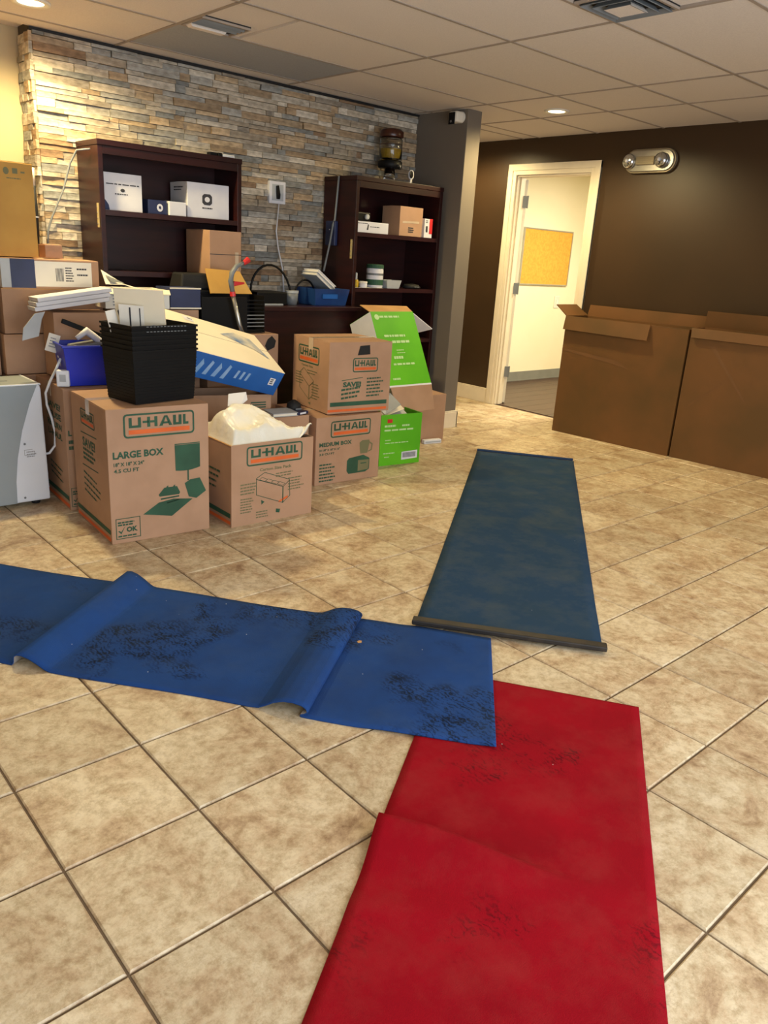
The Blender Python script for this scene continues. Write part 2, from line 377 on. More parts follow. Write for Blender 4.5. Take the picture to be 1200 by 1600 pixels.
order = sorted(range(len(stones)), key=lambda k: (hidden(stones[k]), -stones[k][2]*stones[k][3]/((stones[k][0]-CAM.x)**2+24)))
big = set(order[:295]); restv = MB(); rcol = []
def colour(me, cols):
    a = me.color_attributes.new('stone_colour', 'FLOAT_COLOR', 'POINT'); a.data.foreach_set('color', [c for q in cols for c in q])
for k, (x, z, ln, hh, dp, c, br) in enumerate(stones):
    vs, fs = stone_mesh(ln, dp, hh, rg); cc = lin(c); cc = (cc[0]*br, cc[1]*br, cc[2]*br, 1)
    if k in big:
        o = MB().add(vs, fs).build('stone', stone_m, wall_l); o.location = (x, WY+.013, z); colour(o.data, [cc]*len(vs))
    else:
        restv.add(vs, fs, Matrix.Translation((x, WY+.013, z))); rcol += [cc]*len(vs)
# the return at the stone wall's left end
z = 0.0
while z < H-.02:
    hh = min(rg.choice([.03,.038,.05,.06]), H-.012-z)
    if hh < .012: break
    y = WY+.2
    while y > WY:
        ln = min(rg.uniform(.05,.13), y-WY+.001); vs, fs = stone_mesh(ln, rg.uniform(.01,.022), hh, rg)
        M = Matrix.Translation((.927, y, z)) @ Matrix.Rotation(R(-90), 4, 'Z'); c = lin(rg.choice(PAL)); restv.add(vs, fs, M); rcol += [c]*len(vs); y -= ln
    z += hh
o = stuff(restv.build('smaller_stones', stone_m, wall_l)); colour(o.data, rcol)
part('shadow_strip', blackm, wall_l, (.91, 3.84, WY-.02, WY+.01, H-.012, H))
shell('wall_left_2', MB().box(-2.3, .93, 3.66, 3.78, 0, H+.03), beige_w)
shell('wall_middle', MB().box(3.84, 3.99, 2.905, 4.3, 0, H+.03), taupe, bevel=.004)
shell('wall_alcove', MB().box(3.99, 5.3, 4.3, 4.4, 0, H+.03), taupe)
DY0, DY1, DZ = 2.665, 3.475, 2.1
wf = MB().box(5.155, 5.27, -2.7, DY0, 0, H+.03).box(5.155, 5.27, DY1, 4.35, 0, H+.03).box(5.155, 5.27, DY0, DY1, DZ, H+.03)
shell('wall_back', wf, brown_w)
shell('wall_right', MB().box(-2.4, -2.3, -2.75, 3.7, 0, H+.03), beige_w)
shell('wall_front', MB().box(-2.3, 5.2, -2.8, -2.7, 0, .15).box(-2.3, 5.2, -2.8, -2.7, 2.2, H+.03).box(-2.3, -2.0, -2.8, -2.7, .15, 2.2).box(2.8, 5.2, -2.8, -2.7, .15, 2.2), beige_w)
def base(name, x0, x1, y0, y1): shell(name, MB().box(x0, x1, y0, y1, 0, .13).box(x0+.002 if x1-x0 < .05 else x0, x1, y0+.002 if y1-y0 < .05 else y0, y1, .13, .142), trim_m, bevel=.003)
base('baseboard_back', 5.14, 5.156, DY1+.085, 4.3)
base('baseboard_back_2', 5.14, 5.156, -2.7, DY0-.085)
base('baseboard_middle', 3.824, 3.84, 2.89, 3.44)
base('baseboard_middle_2', 3.824, 4.005, 2.889, 2.905)
base('baseboard_middle_3', 3.99, 4.006, 2.889, 4.3)
base('baseboard_alcove', 4.0, 5.14, 4.284, 4.3)
base('baseboard_left', -2.3, .925, 3.644, 3.66)

# ------------------------------------------------------------------ setting: doorway and the room behind it
door = struct(thing('door_1', 'cream framed doorway with its door swung open into the lit room', 'door', (5.2, DY1, 0)))
del door['category']
def dpart(name, m, *bx, bevel=.003): # boxes in world coordinates
    mb = MB()
    for b in bx: mb.box(b[0]-5.2, b[1]-5.2, b[2]-DY1, b[3]-DY1, b[4], b[5])
    return mb.build(name, m, door, bevel)
dpart('casing', trim_m, (5.135, 5.155, DY1-.006, DY1+.085, 0, DZ+.085), (5.128, 5.156, DY1+.03, DY1+.085, 0, DZ+.085))
dpart('casing', trim_m, (5.135, 5.155, DY0-.085, DY0+.006, 0, DZ+.085), (5.128, 5.156, DY0-.085, DY0-.03, 0, DZ+.085))
dpart('casing', trim_m, (5.136, 5.155, DY0-.085, DY1+.085, DZ-.006, DZ+.085), (5.129, 5.156, DY0-.085, DY1+.085, DZ+.03, DZ+.085))
dpart('jamb', trim_m, (5.155, 5.27, DY1-.018, DY1, 0, DZ), (5.19, 5.225, DY1-.03, DY1-.018, 0, DZ))
dpart('jamb', trim_m, (5.155, 5.27, DY0, DY0+.018, 0, DZ), (5.19, 5.225, DY0+.018, DY0+.03, 0, DZ))
dpart('jamb', trim_m, (5.155, 5.27, DY0, DY1, DZ-.018, DZ))
leafM = Matrix.Translation((.072, -.02, 0)) @ Matrix.Rotation(R(41), 4, 'Z')
leaf = MB().box(.004, .78, -.02, .022, .012, 2.07).build('door_leaf', white_p, door, .002); leaf.matrix_local = leafM
for hz in (.27, 1.06, 1.83):
    o = MB().box(-.014, .004, -.03, .026, hz, hz+.1).tube([(-.008,-.03,hz-.004),(-.008,-.03,hz+.104)], .008).build('hinge', greyp, leaf)
o = MB().tube([(.72,.02,1.0),(.72,.06,1.0)], .012).lathe([(.005,-.01),(.027,0),(.027,.02),(.012,.03)], 14, Matrix.Translation((.72,.06,1.0)) @ Matrix.Rotation(R(-90), 4, 'X')).build('door_knob', silver, leaf, smooth=True)
shell('floor_2', MB().box(5.16, 8.6, 1.4, 4.45, -.06, -.004), plank_m)
pl = bpy.data.objects['floor_2']
for k in range(11):
    for q in range(2):
        y0 = 2.3+k*.19; part('plank', plank_m, pl, (5.2+q*1.7-(k%2)*.0, 5.2+(q+1)*1.7-.003, y0, y0+.187, -.005, .001))
shell('wall_left_3', MB().box(5.27, 8.6, 4.407, 4.5, 0, H+.03), cream_w)
shell('wall_right_3', MB().box(5.27, 8.6, 1.3, 1.4, 0, H+.03), cream_w)
shell('wall_back_3', MB().box(8.5, 8.6, 1.3, 4.5, 0, H+.03), cream_w)
shell('ceiling_2', MB().box(5.27, 8.6, 1.3, 4.5, H, H+.08), white_p)
shell('baseboard_left_3', MB().box(5.27, 8.5, 4.397, 4.407, .012, .11).box(5.27, 8.5, 4.39, 4.407, .001, .012), [grey_base])
area('room_lamp', (6.6, 2.6, H-.03), (0, 0, 0), .6, 1.2, ROOM2_POWER, (1, .91, .70))
cb = thing('corkboard', 'orange-yellow corkboard in a thin pale frame on the far room wall', 'corkboard', (6.49, 4.405, 1.11))
part('cork_panel', cork, cb, (.012, .908, -.012, 0, .012, .608))
for b in ((0,.92,0,.014),(0,.92,.606,.62)): part('frame', silver, cb, (b[0], b[1], -.018, 0, b[2], b[3]))
for b in ((0,.014),(.906,.92)): part('frame', silver, cb, (b[0], b[1], -.018, 0, .014, .606))
sw = thing('light_switch', 'small white light switch plate on the far room wall', 'switch', (7.21, 4.406, .85))
part('plate', white_p, sw, (0, .1, -.008, 0, 0, .14), bevel=.003); part('rocker', paper, sw, (.035, .065, -.014, -.008, .04, .1), bevel=.002)

# ------------------------------------------------------------------ ceiling fittings
def can_light(x, y, label, k=1.0, grp=None):
    t = thing('ceiling_light', label, 'ceiling light', (x, y, H), 0, grp)
    MB().lathe([(.062,.002),(.062,-.004),(.088,-.006),(.092,0),(.092,.003),(.07,.004)], 28).build('trim_ring', white_p, t, smooth=True)
    MB().lathe([(.001,-.001),(.061,-.001),(.061,.02),(.001,.02)], 24).build('lens', lamp_on, t)
    l = bpy.data.lights.new('can_lamp', 'SPOT'); l.energy = CAN_POWER*4*k; l.color = WARM; l.spot_size = R(168); l.spot_blend = .5; l.shadow_soft_size = .06
    o = bpy.data.objects.new('can_lamp', l); COL.objects.link(o); o.parent = t; o.location = (0, 0, -.03)
    return t
can_light(.762, 2.95, 'lit recessed round ceiling light near the end of the stone wall', 1.25)
can_light(4.206, 2.385, 'lit recessed round ceiling light in front of the doorway')
can_light(2.2, -.6, 'recessed round ceiling light nearer the window, above the carpets', .3)
can_light(4.2, -.6, 'recessed round ceiling light nearer the window, by the brown wall', .45)
can_light(4.6, 3.75, 'recessed round ceiling light in the alcove behind the taupe wall end', .7)
def diffuser(x0, x1, y0, y1, a0, a1, b0, b1, label, square):
    """ceiling register: a white panel with a dark slotted throat between a0..a1, b0..b1"""
    cx, cy = (a0+a1)/2, (b0+b1)/2; t = thing('ceiling_vent', label, 'vent', (cx, cy, H)); a, b = (a1-a0)/2, (b1-b0)/2
    MB().box(x0-cx, x1-cx, y0-cy, y1-cy, .012, .026).build('panel', ceil_m, t)
    part('throat', blackm, t, (-a, a, -b, b, .006, .012))
    for q in ((-a,a,-b,-b+.012),(-a,a,b-.012,b),(-a,-a+.012,-b+.012,b-.012),(a-.012,a,-b+.012,b-.012)): part('frame', grid_m, t, (*q, -.004, .006))
    if square:
        for k in range(3):
            f0, f1 = .88-k*.24, .88-k*.24-.1; z0, z1 = -.012-k*.004, .004
            for sx, sy in ((1,0),(-1,0),(0,1),(0,-1)):
                mb = MB()
                if sx: mb.add([(sx*a*f0,-b*f0,z0),(sx*a*f0,b*f0,z0),(sx*a*f1,b*f1,z1),(sx*a*f1,-b*f1,z1)], [(0,1,2,3)])
                else: mb.add([(-a*f0,sy*b*f0,z0),(a*f0,sy*b*f0,z0),(a*f1,sy*b*f1,z1),(-a*f1,sy*b*f1,z1)], [(0,1,2,3)])
                o = mb.build('louvre', greyp, t); o.modifiers.new('s', 'SOLIDIFY').thickness = .003
        MB().frustum((-a*.42,a*.42,-b*.42,b*.42), (-a*.3,a*.3,-b*.3,b*.3), -.02, .002).build('centre_plate', ceil_m, t)
    else:
        for k in range(3):
            y = -b+.04+k*.038; o = MB().add([(-a+.012,y,.004),(a-.012,y,.004),(a-.012,y+.010,-.006),(-a+.012,y+.010,-.006)], [(0,1,2,3)]).build('louvre', greyp, t); o.modifiers.new('s', 'SOLIDIFY').thickness = .002
        MB().frustum((-a+.03,a-.06,b-.06,b-.016), (-a+.012,a-.05,b-.065,b-.012), -.012, .005).build('centre_plate', ceil_m, t)
    return t
diffuser(1.397, 1.74, 2.081, 2.667, 1.402, 1.68, 2.44, 2.655, 'slotted ceiling air vent above the stone wall', False)
diffuser(2.006, 2.589, .292, .88, 2.27, 2.582, .56, .872, 'square ceiling air vent at the top edge of the picture', True)

# ------------------------------------------------------------------ wall fittings
e = thing('emergency_light', 'oval emergency light on the brown wall right of the doorway', 'emergency light', (5.153, 2.135, 2.16))
def stadium(hw, r, n=10):
    p = [(hw-r+r*math.cos(a), r*math.sin(a)) for a in [R(-90+180*k/n) for k in range(n+1)]]; return p+[(-x,-y) for x, y in p]
WX = Matrix(((0,0,-1,0),(-1,0,0,0),(0,1,0,0),(0,0,0,1)))    # local x -> -y (right in view), y -> z, z -> -x (out of the wall)
MB().prism(stadium(.222, .088), .03, WX).build('housing', emer, e, .004)
MB().prism(stadium(.21, .076), .012, WX @ Matrix.Translation((0,0,.03))).build('cover', silver, e, .004)
MB().box(-.11, .05, -.03, .032, .042, .055, WX).build('centre_panel', emer, e, .003)
for k in range(4): MB().box(-.1, .04, -.024+k*.014, -.02+k*.014, .055, .058, WX).build('rib', emer, e)
for px in (-.165, .115):
    l = MB().lathe([(.052,.0),(.056,.02),(.05,.04),(.03,.05),(.001,.052)], 20, WX @ Matrix.Translation((px,0,.04))).build('lamp_head', chrome, e, smooth=True)
    MB().lathe([(.012,0),(.016,.01),(.001,.018)], 12, WX @ Matrix.Translation((px,0,.09))).build('bulb', white_c, l, smooth=True)
c = thing('security_camera', 'small white security camera high on the taupe wall end', 'camera', (3.84, 3.0, 2.31))
MB().lathe([(.04,0),(.04,.014),(.02,.02)], 18, Matrix.Translation((0,-.03,.03)) @ Matrix.Rotation(R(-90), 4, 'Y')).build('mount', white_p, c, smooth=True)
MB().box(-.1, -.014, -.075, .015, -.015, .06).build('body', white_p, c, .015)
MB().box(-.108, -.1, -.06, .0, -.03, .05).build('lens_face', blackp, c, .003); MB().lathe([(.009,0),(.009,.004)], 12, Matrix.Translation((-.108,-.03,-.012)) @ Matrix.Rotation(R(-90), 4, 'Y')).build('lens', chrome, c)
t = thing('wall_plate', 'white wall plate with a black device between the two bookcases', 'wall plate', (2.45, WY-.022, 1.633))
part('plate', white_c, t, (0, .135, -.01, .02, 0, .145), bevel=.004); MB().prism([(.055,.03),(.08,.03),(.084,.06),(.07,.12),(.05,.115),(.052,.07)], .014, Matrix(((1,0,0,0),(0,0,-1,-.01),(0,1,0,0),(0,0,0,1)))).build('device', blackp, t, .003)
part('inner_frame', lgrey, t, (.02,.115,-.013,-.01,.02,.125), bevel=.002)
tag(MB().tube([(2.52,3.40,1.63),(2.50,3.398,1.45),(2.52,3.40,1.34),(2.56,3.40,1.2),(2.58,3.40,1.0)], .005, 6).build('phone_cable', white_c, smooth=True), 'thin white cord hanging down the stone wall below the wall plate', 'cord')

# ------------------------------------------------------------------ bookcases and desk
def bookcase(x0, x1, y0, y1, h, shelves, label, hz):
    t = thing('bookcase', label, 'bookcase', (x0, y0, 0)); W, D = x1-x0, y1-y0; th = .028
    part('side_panel', wood, t, (0, th, 0, D, 0, h-.03), bevel=.002); part('side_panel', wood, t, (W-th, W, 0, D, 0, h-.03), bevel=.002)
    part('top_panel', wood, t, (-.003, W+.003, -.004, D, h-.03, h), (th, W-th, 0, .02, h-.075, h-.03), bevel=.002)
    part('back_panel', wood, t, (th, W-th, D-.014, D-.002, .02, h-.03))
    for s in shelves: part('shelf', wood_l, t, (th, W-th, .002, D-.014, s-.028, s))
    part('plinth', wood, t, (th, W-th, .02, .04, 0, .07))
    b = part('hinge_plate', brass_m, t, (-.006, 0, .02, .036, hz, hz+.13)); b['label'] = 'cream metal plate on the side panel'
    for k in range(4): MB().lathe([(.004,0),(.003,.003)], 8, Matrix.Translation((-.006,.028,hz+.02+k*.03)) @ Matrix.Rotation(R(-90), 4, 'Y')).build('screw', silver, b)
    return t
bookcase(1.125, 2.045, 3.12, 3.42, 1.852, (1.487, 1.155, .78, .42), 'dark mahogany bookcase at the left end of the stone wall', 1.39)
bookcase(2.93, 3.79, 3.05, 3.42, 1.852, (1.482, 1.1, .72, .38), 'dark mahogany bookcase in the corner by the taupe wall', 1.30)
t = thing('desk', 'dark mahogany desk between the two bookcases', 'desk', (2.06, 2.93, 0))
part('desktop', wood_l, t, (0, .865, 0, .48, .945, .972), bevel=.003); part('front_panel', wood, t, (.03, .83, .02, .04, .05, .945))
for x in (.0, .83): part('side_panel', wood, t, (x, x+.03, .04, .47, 0, .945))

def carton(name, label, W, D, Hh, loc, rz, m=kraft, cat='box', group=None, flaps=None, tape=True, th=.005, inner=None, floor_z=.004, bev=.003):
    """corrugated carton; origin at its front-left bottom corner. flaps None: closed; else dict side -> (angle from straight up, length)"""
    t = thing(name, label, cat, loc, rz, group)
    if flaps is None:
        part('body', m, t, (0, W, 0, D, 0, Hh-.004), bevel=bev)
        f = MB().add([(0.001,.001,Hh-.004),(W-.001,.001,Hh-.004),(W-.001,D/2-.0015,Hh-.0015),(.001,D/2-.0015,Hh-.0015)], [(0,1,2,3)]).build('flap', m, t); s = f.modifiers.new('s','SOLIDIFY'); s.thickness = .003; s.offset = 0
        f = MB().add([(0.001,D/2+.0015,Hh-.001),(W-.001,D/2+.0015,Hh-.001),(W-.001,D-.001,Hh-.004),(.001,D-.001,Hh-.004)], [(0,1,2,3)]).build('flap', m, t); s = f.modifiers.new('s','SOLIDIFY'); s.thickness = .003; s.offset = 0
        if tape:
            part('tape', tape_m, t, (-.0015, 0, D/2-.025, D/2+.025, Hh-.07, Hh), (-.0015, W+.0015, D/2-.025, D/2+.025, Hh+.0002, Hh+.0012), (W, W+.0015, D/2-.025, D/2+.025, Hh-.07, Hh))
    else:
        part('body', [m], t, (0, W, 0, th, 0, Hh), (0, W, D-th, D, 0, Hh), (0, th, th, D-th, 0, Hh), (W-th, W, th, D-th, 0, Hh), (th, W-th, th, D-th, 0, th))
        for side, (a, ln) in flaps.items():
            n = {'front':(0,-1),'back':(0,1),'left':(-1,0),'right':(1,0)}[side]; s_, c_ = math.sin(R(a)), math.cos(R(a))
            p = {'front':((0,0),(W,0)),'back':((W,D),(0,D)),'left':((0,D),(0,0)),'right':((W,0),(W,D))}[side]
            (ax, ay), (bx, by) = p; k = .012
            ex, ey = (bx-ax), (by-ay); l = math.hypot(ex, ey); ex, ey = ex/l*k, ey/l*k
            q = [(ax,ay,Hh),(bx,by,Hh),(bx+n[0]*s_*ln-ex,by+n[1]*s_*ln-ey,Hh+c_*ln),(ax+n[0]*s_*ln+ex,ay+n[1]*s_*ln+ey,Hh+c_*ln)]
            f = MB().add(q, [(0,1,2,3)]).build('flap', [m, inner or kraft_in, m], t)
            s = f.modifiers.new('s','SOLIDIFY'); s.thickness = th; s.offset = 0; s.material_offset = 1; s.material_offset_rim = 1
    return t
def uhaul(mb, x, y, wd, ht, M):
    """rounded-frame moving-company logo: green frame and letters, orange bar"""
    r = ht*.16; th = ht*.075
    def rr(x0, y0, x1, y1, r):
        p = []
        for cx, cy, a0 in ((x1-r,y0+r,-90),(x1-r,y1-r,0),(x0+r,y1-r,90),(x0+r,y0+r,180)):
            for k in range(4): a = R(a0+30*k); p.append((cx+r*math.cos(a), cy+r*math.sin(a), 0))
        return p
    o = rr(x, y, x+wd, y+ht, r); i = rr(x+th, y+th, x+wd-th, y+ht-th, r*.6); n = len(o)
    mb.add(o+i, [(k,(k+1)%n,n+(k+1)%n,n+k) for k in range(n)], M, 0)
    # letters: U - H A U L, blocky
    L0, B0, W_, H_ = x+wd*.075, y+ht*.42, wd*.84, ht*.42; s = ht*.105
    def bar(a, b, c, d): mb.quad([(L0+a*W_,B0+b*H_,0),(L0+c*W_,B0+b*H_,0),(L0+c*W_,B0+d*H_,0),(L0+a*W_,B0+d*H_,0)], M, 0)
    bar(0,0,.05,1); bar(.05,0,.15,.24); bar(.15,0,.2,1)             # U
    bar(.225,.4,.33,.62)                                          # dash joined to H
    bar(.3,0,.35,1); bar(.35,.4,.42,.62); bar(.42,0,.47,1)          # H
    for (a, b) in (((.5,0),(.555,0)), ((.665,0),(.72,0))):
        ap = .585 if a[0] == .5 else .64
        mb.quad([(L0+a[0]*W_,B0,0),(L0+b[0]*W_,B0,0),(L0+(ap+.035 if a[0]==.5 else ap)*W_,B0+H_,0),(L0+(ap if a[0]==.5 else ap-.035)*W_,B0+H_,0)], M, 0)
    bar(.555,.2,.665,.4)                                            # A
    bar(.735,0,.785,1); bar(.785,0,.83,.24); bar(.83,0,.88,1)        # U
    bar(.905,0,.95,1); bar(.95,0,1.0,.24)                           # L
    mb.quad([(x+wd*.07,y+ht*.15,0),(x+wd*.93,y+ht*.15,0),(x+wd*.93,y+ht*.33,0),(x+wd*.07,y+ht*.33,0)], M, 1)
    return mb
def check(mb, x, y, s, M, mi=0): return mb.quad([(x,y+s*.4,0),(x+s*.2,y+s*.45,0),(x+s*.35,y+s*.25,0),(x+s*.9,y+s,0),(x+s*.38,y,0)], M, mi)
def stamp(mb, x, y, wd, ht, M):
    th = wd*.03
    for b in ((0,0,wd,th),(0,ht-th,wd,ht),(0,0,th,ht),(wd-th,0,wd,ht)): mb.quad([(x+b[0],y+b[1],0),(x+b[2],y+b[1],0),(x+b[2],y+b[3],0),(x+b[0],y+b[3],0)], M)
    mb.text('OK', x+wd*.42, y+ht*.3, wd*.46, ht*.26, M, 0, .05); check(mb, x+wd*.08, y+ht*.24, wd*.34, M)
    mb.lines(x+wd*.08, y+ht*.76, wd*.86, 2, ht*.12, ht*.075, M, 0, 3); mb.lines(x+wd*.08, y+ht*.1, wd*.86, 1, ht*.1, ht*.07, M, 0, 5)

PM = [pgreen, porange]
# ---- big moving box in front
W, D, Hh = .482, .50, .63
bb = carton('moving_box', 'tall moving box printed LARGE BOX with black baskets on top', W, D, Hh, (.555, 1.811, 0), R(-4.3))
F = front()
uhaul(MB(), .075, Hh-.137, .335, .11, F).build('printed_logo', PM, bb)
mb = MB(); mb.text('LARGE BOX', .022, Hh-.228, .235, .034, F, 0, .04); mb.text('18" X 18" X 24"', .024, Hh-.262, .14, .018, F); mb.text('4.5 CU FT', .024, Hh-.292, .115, .018, F)
mb.build('printed_lettering', pgreen, bb)
mb = MB(); def_q = lambda pts, mi=0: mb.quad([(u*W, v*Hh, 0) for u, v in pts], F, mi)
sh = [(.645,.70),(.65,.505)] + [(.65+.255*k/6, .505-.012*math.sin(math.pi*k/6)+.012*k/6) for k in range(1,7)] + [(.905,.70)]
mb.add([(u*W, v*Hh, 0) for u, v in sh], [tuple(range(len(sh)))], F)
def_q([(.645,.703),(.905,.703),(.905,.71),(.645,.71)]); def_q([(.77,.42),(.785,.42),(.785,.505),(.77,.505)])
def_q([(.74,.40),(.80,.425),(.90,.43),(.965,.32),(.86,.27),(.78,.29)])      # box
def_q([(.31,.20),(.60,.155),(.82,.27),(.62,.29),(.47,.275)])               # table
def_q([(.47,.335),(.53,.385),(.66,.385),(.69,.335),(.68,.32),(.48,.32)])   # roof
def_q([(.49,.305),(.68,.312),(.68,.3),(.49,.293)]); def_q([(.55,.268),(.68,.284),(.68,.274),(.55,.258)])
def_q([(.55,.39),(.57,.40),(.57,.384),(.55,.384)]); def_q([(.62,.39),(.64,.40),(.64,.384),(.62,.384)])
mb.build('printed_picture', pgreen, bb)
mb = MB(); stamp(mb, .02, .022, .115, .1, F); mb.build('printed_stamp', pgreen, bb)
Lf = left(D); mb = MB()
uhaul(mb, .14, Hh-.13, .2, .075, Lf)
for k in range(2): mb.quad([(.13,.46-k*.16,0),(.36,.47-k*.16,0),(.36,.465-k*.16,0),(.13,.455-k*.16,0)], Lf)
mb.text('SAVE!', .15, .395, .18, .045, Lf); mb.lines(.15, .375, .19, 3, .022, .012, Lf, 0, 4); mb.lines(.14, .26, .24, 4, .03, .009, Lf, 0, 8, -.1)
mb.quad([(.01,.045,0),(D-.01,.045,0),(D-.01,.068,0),(.01,.068,0)], Lf); mb.quad([(.01,.012,0),(D-.01,.012,0),(D-.01,.03,0),(.01,.03,0)], Lf, 1)
mb.build('printed_side', PM, bb)

# ---- large box behind it at left
W, D = .40, .47
lb = carton('moving_box', 'large moving box under the blue recycling bin', W, D, Hh-.003, (.578, 2.372, 0), R(-4))
Lf = left(D); mb = MB()
for k in range(4): mb.text(['SAVE!','REUSE','RETURN','U-HAUL'][k], .17, .5-k*.05, .24, .033, Lf, 0, .03)
mb.lines(.17, .2, .24, 3, .03, .009, Lf, 0, 9, -.1); mb.build('printed_lettering', pgreen, lb); mb = MB(); mb.quad([(.01,.05,0),(D-.01,.05,0),(D-.01,.075,0),(.01,.075,0)], Lf); mb.quad([(.01,.012,0),(D-.01,.012,0),(D-.01,.032,0),(.01,.032,0)], Lf, 1)
mb.build('printed_stripe', PM, lb); mb = MB(); mb.text('L', .012, Hh-.24, .018, .028, F, 0, .04); mb.lines(.012, Hh-.28, .03, 2, .03, .018, F, 0, 3); stamp(mb, .008, .02, .09, .1, F)
mb.build('printed_front', pgreen, lb)

# ---- medium box with the white bag
W, D, Hm = .482, .43, .42
sb = carton('moving_box', 'open moving box filled with a white plastic bag', W, D, Hm, (1.131, 1.727, 0), R(-1.7), flaps={'left':(-150,.2)})
uhaul(MB(), .085, Hm-.115, .33, .1, F).build('printed_logo', PM, sb)
mb = MB(); mb.text('Carton Size Pack', .16, Hm-.148, .19, .016, F); mb.lines(.255, Hm-.175, .13, 2, .014, .006, F, 0, 3, .02); mb.lines(.05, Hm-.21, .1, 4, .016, .007, F, 0, 6, .02); mb.lines(.33, Hm-.21, .1, 5, .015, .006, F, 0, 11, .02)
mb.lines(.05, .135, .08, 6, .014, .006, F, 0, 12); mb.lines(.14, .055, .09, 3, .014, .006, F, 0, 13); mb.build('printed_lettering', [pgrey], sb)
mb = MB()
def out(pts, th, mi=0, M=F):
    for a, b in zip(pts, pts[1:]+pts[:1]):
        d = Vector((b[0]-a[0], b[1]-a[1], 0)); n = Vector((-d.y, d.x, 0)).normalized()*th; mb.quad([(a[0],a[1],0),(b[0],b[1],0),(b[0]+n.x,b[1]+n.y,0),(a[0]+n.x,a[1]+n.y,0)], M, mi)
out([(.14,.235),(.19,.262),(.34,.205),(.30,.175)], .003); out([(.14,.235),(.14,.15),(.30,.085),(.30,.175)], .003); out([(.30,.085),(.345,.12),(.34,.205),(.30,.175)], .003)
for k in range(4): out([(.16+k*.035,.23-k*.012),(.175+k*.035,.238-k*.012),(.205+k*.035,.225-k*.012),(.19+k*.035,.217-k*.012)], .002)
mb.quad([(.17,.12,0),(.19,.108,0),(.172,.095,0)], F); mb.quad([(.26,.06,0),(.285,.055,0),(.28,.035,0),(.258,.04,0)], F); mb.quad([(.275,.09,0),(.33,.11,0),(.33,.122,0),(.275,.1,0)], F, 1)
mb.build('printed_picture', PM, sb)
Lf = left(D); mb = MB(); mb.lines(.12, .26, .2, 4, .03, .01, Lf, 0, 15); mb.quad([(.01,.045,0),(D-.01,.045,0),(D-.01,.07,0),(.01,.07,0)], Lf); mb.quad([(.01,.012,0),(D-.01,.012,0),(D-.01,.03,0),(.01,.03,0)], Lf, 1); mb.build('printed_side', PM, sb)

# ---- medium box, closed, at the end of the row
W, D = .487, .46
md = carton('moving_box', 'closed moving box printed MEDIUM BOX under another box', W, D, .415, (1.922, 2.096, 0), R(-2.5))
uhaul(MB(), .105, .285, .3, .1, F).build('printed_logo', PM, md)
mb = MB(); mb.text('MEDIUM BOX', .025, .235, .24, .026, F, 0, .04); mb.text('18 1/8" X 18" X 16"', .027, .208, .15, .014, F); mb.text('3.0 CU FT', .027, .183, .11, .014, F); mb.build('printed_lettering', pgreen, md)
mb = MB(); mb.lines(.03, .12, .12, 6, .02, .009, F, 0, 21); mb.build('printed_stamp', pgreen, md)
mb = MB()
mb.add([(.235,.065,0),(.235,.13,0),(.25,.145,0),(.36,.155,0),(.41,.13,0),(.41,.06,0),(.38,.045,0),(.25,.045,0)], [tuple(range(8))], F, 0)
mb.add([(.32,.055,.0006),(.32,.125,.0006),(.405,.122,.0006),(.402,.06,.0006)], [(0,1,2,3)], F, 1); mb.add([(.34,.1,.001),(.385,.1,.001),(.385,.106,.001),(.34,.106,.001)], [(0,1,2,3)], F, 0)
mb.add([(.335,.165,0),(.325,.235,0),(.345,.248,0),(.40,.248,0),(.405,.235,0),(.39,.165,0)], [tuple(range(6))], F, 1)
mb.add([(.405,.235,0),(.43,.22,0),(.425,.18,0),(.395,.17,0),(.395,.177,0),(.416,.185,0),(.42,.215,0),(.404,.226,0)], [tuple(range(8))], F, 1)
mb.build('printed_picture', [pgreen, pgrey], md)

# ---- upper moving box
W, D, Hu = .445, .435, .425
ub = carton('moving_box', 'closed moving box printed SAVE, stacked on the box beside the green cartons', W, D, Hu, (2.03, 2.135, .4185), R(-6.7))
mb = MB(); uhaul(mb, .165, .245, .18, .085, F); mb.build('printed_logo', PM, ub)
mb = MB(); mb.quad([(.09,.2,0),(.24,.215,0),(.24,.211,0),(.09,.196,0)], F); mb.text('SAVE!', .1, .158, .13, .032, F, 0, .05); mb.lines(.09, .135, .14, 3, .025, .012, F, 0, 6, .1); mb.lines(.27, .2, .13, 6, .021, .009, F, 0, 4, .03)
mb.build('printed_lettering', [pgreen], ub)
mb = MB(); mb.quad([(.015,.045,0),(W-.02,.045,0),(W-.02,.07,0),(.015,.07,0)], F); mb.quad([(.0,.012,0),(W-.02,.012,0),(W-.02,.027,0),(.0,.027,0)], F, 1); mb.build('printed_stripe', PM, ub)
mb = MB(); mb.quad([(.195,.345,0),(.285,.35,0),(.28,.405,0),(.21,.40,0)], F); mb.build('black_label', blackm, ub)
Lf = left(D); uhaul(MB(), .07, .27, .25, .105, Lf).build('printed_logo', PM, ub)
mb = MB(); mb.text('Carton Size', .11, .248, .14, .013, Lf); mb.lines(.18, .225, .12, 2, .016, .006, Lf, 0, 2); mb.lines(.04, .2, .1, 5, .016, .006, Lf, 0, 3); mb.lines(.24, .15, .1, 6, .017, .006, Lf, 0, 4); mb.build('printed_lettering', [pgrey], ub)
mb = MB(); out([(.09,.2),(.14,.235),(.26,.17),(.21,.135)], .004, 0, Lf); out([(.09,.2),(.09,.11),(.21,.05),(.21,.135)], .004, 0, Lf); out([(.21,.05),(.26,.085),(.26,.17),(.21,.135)], .004, 0, Lf); mb.quad([(.2,.03,0),(.23,.04,0),(.23,.02,0)], Lf); mb.build('printed_picture', [pgrey], ub)

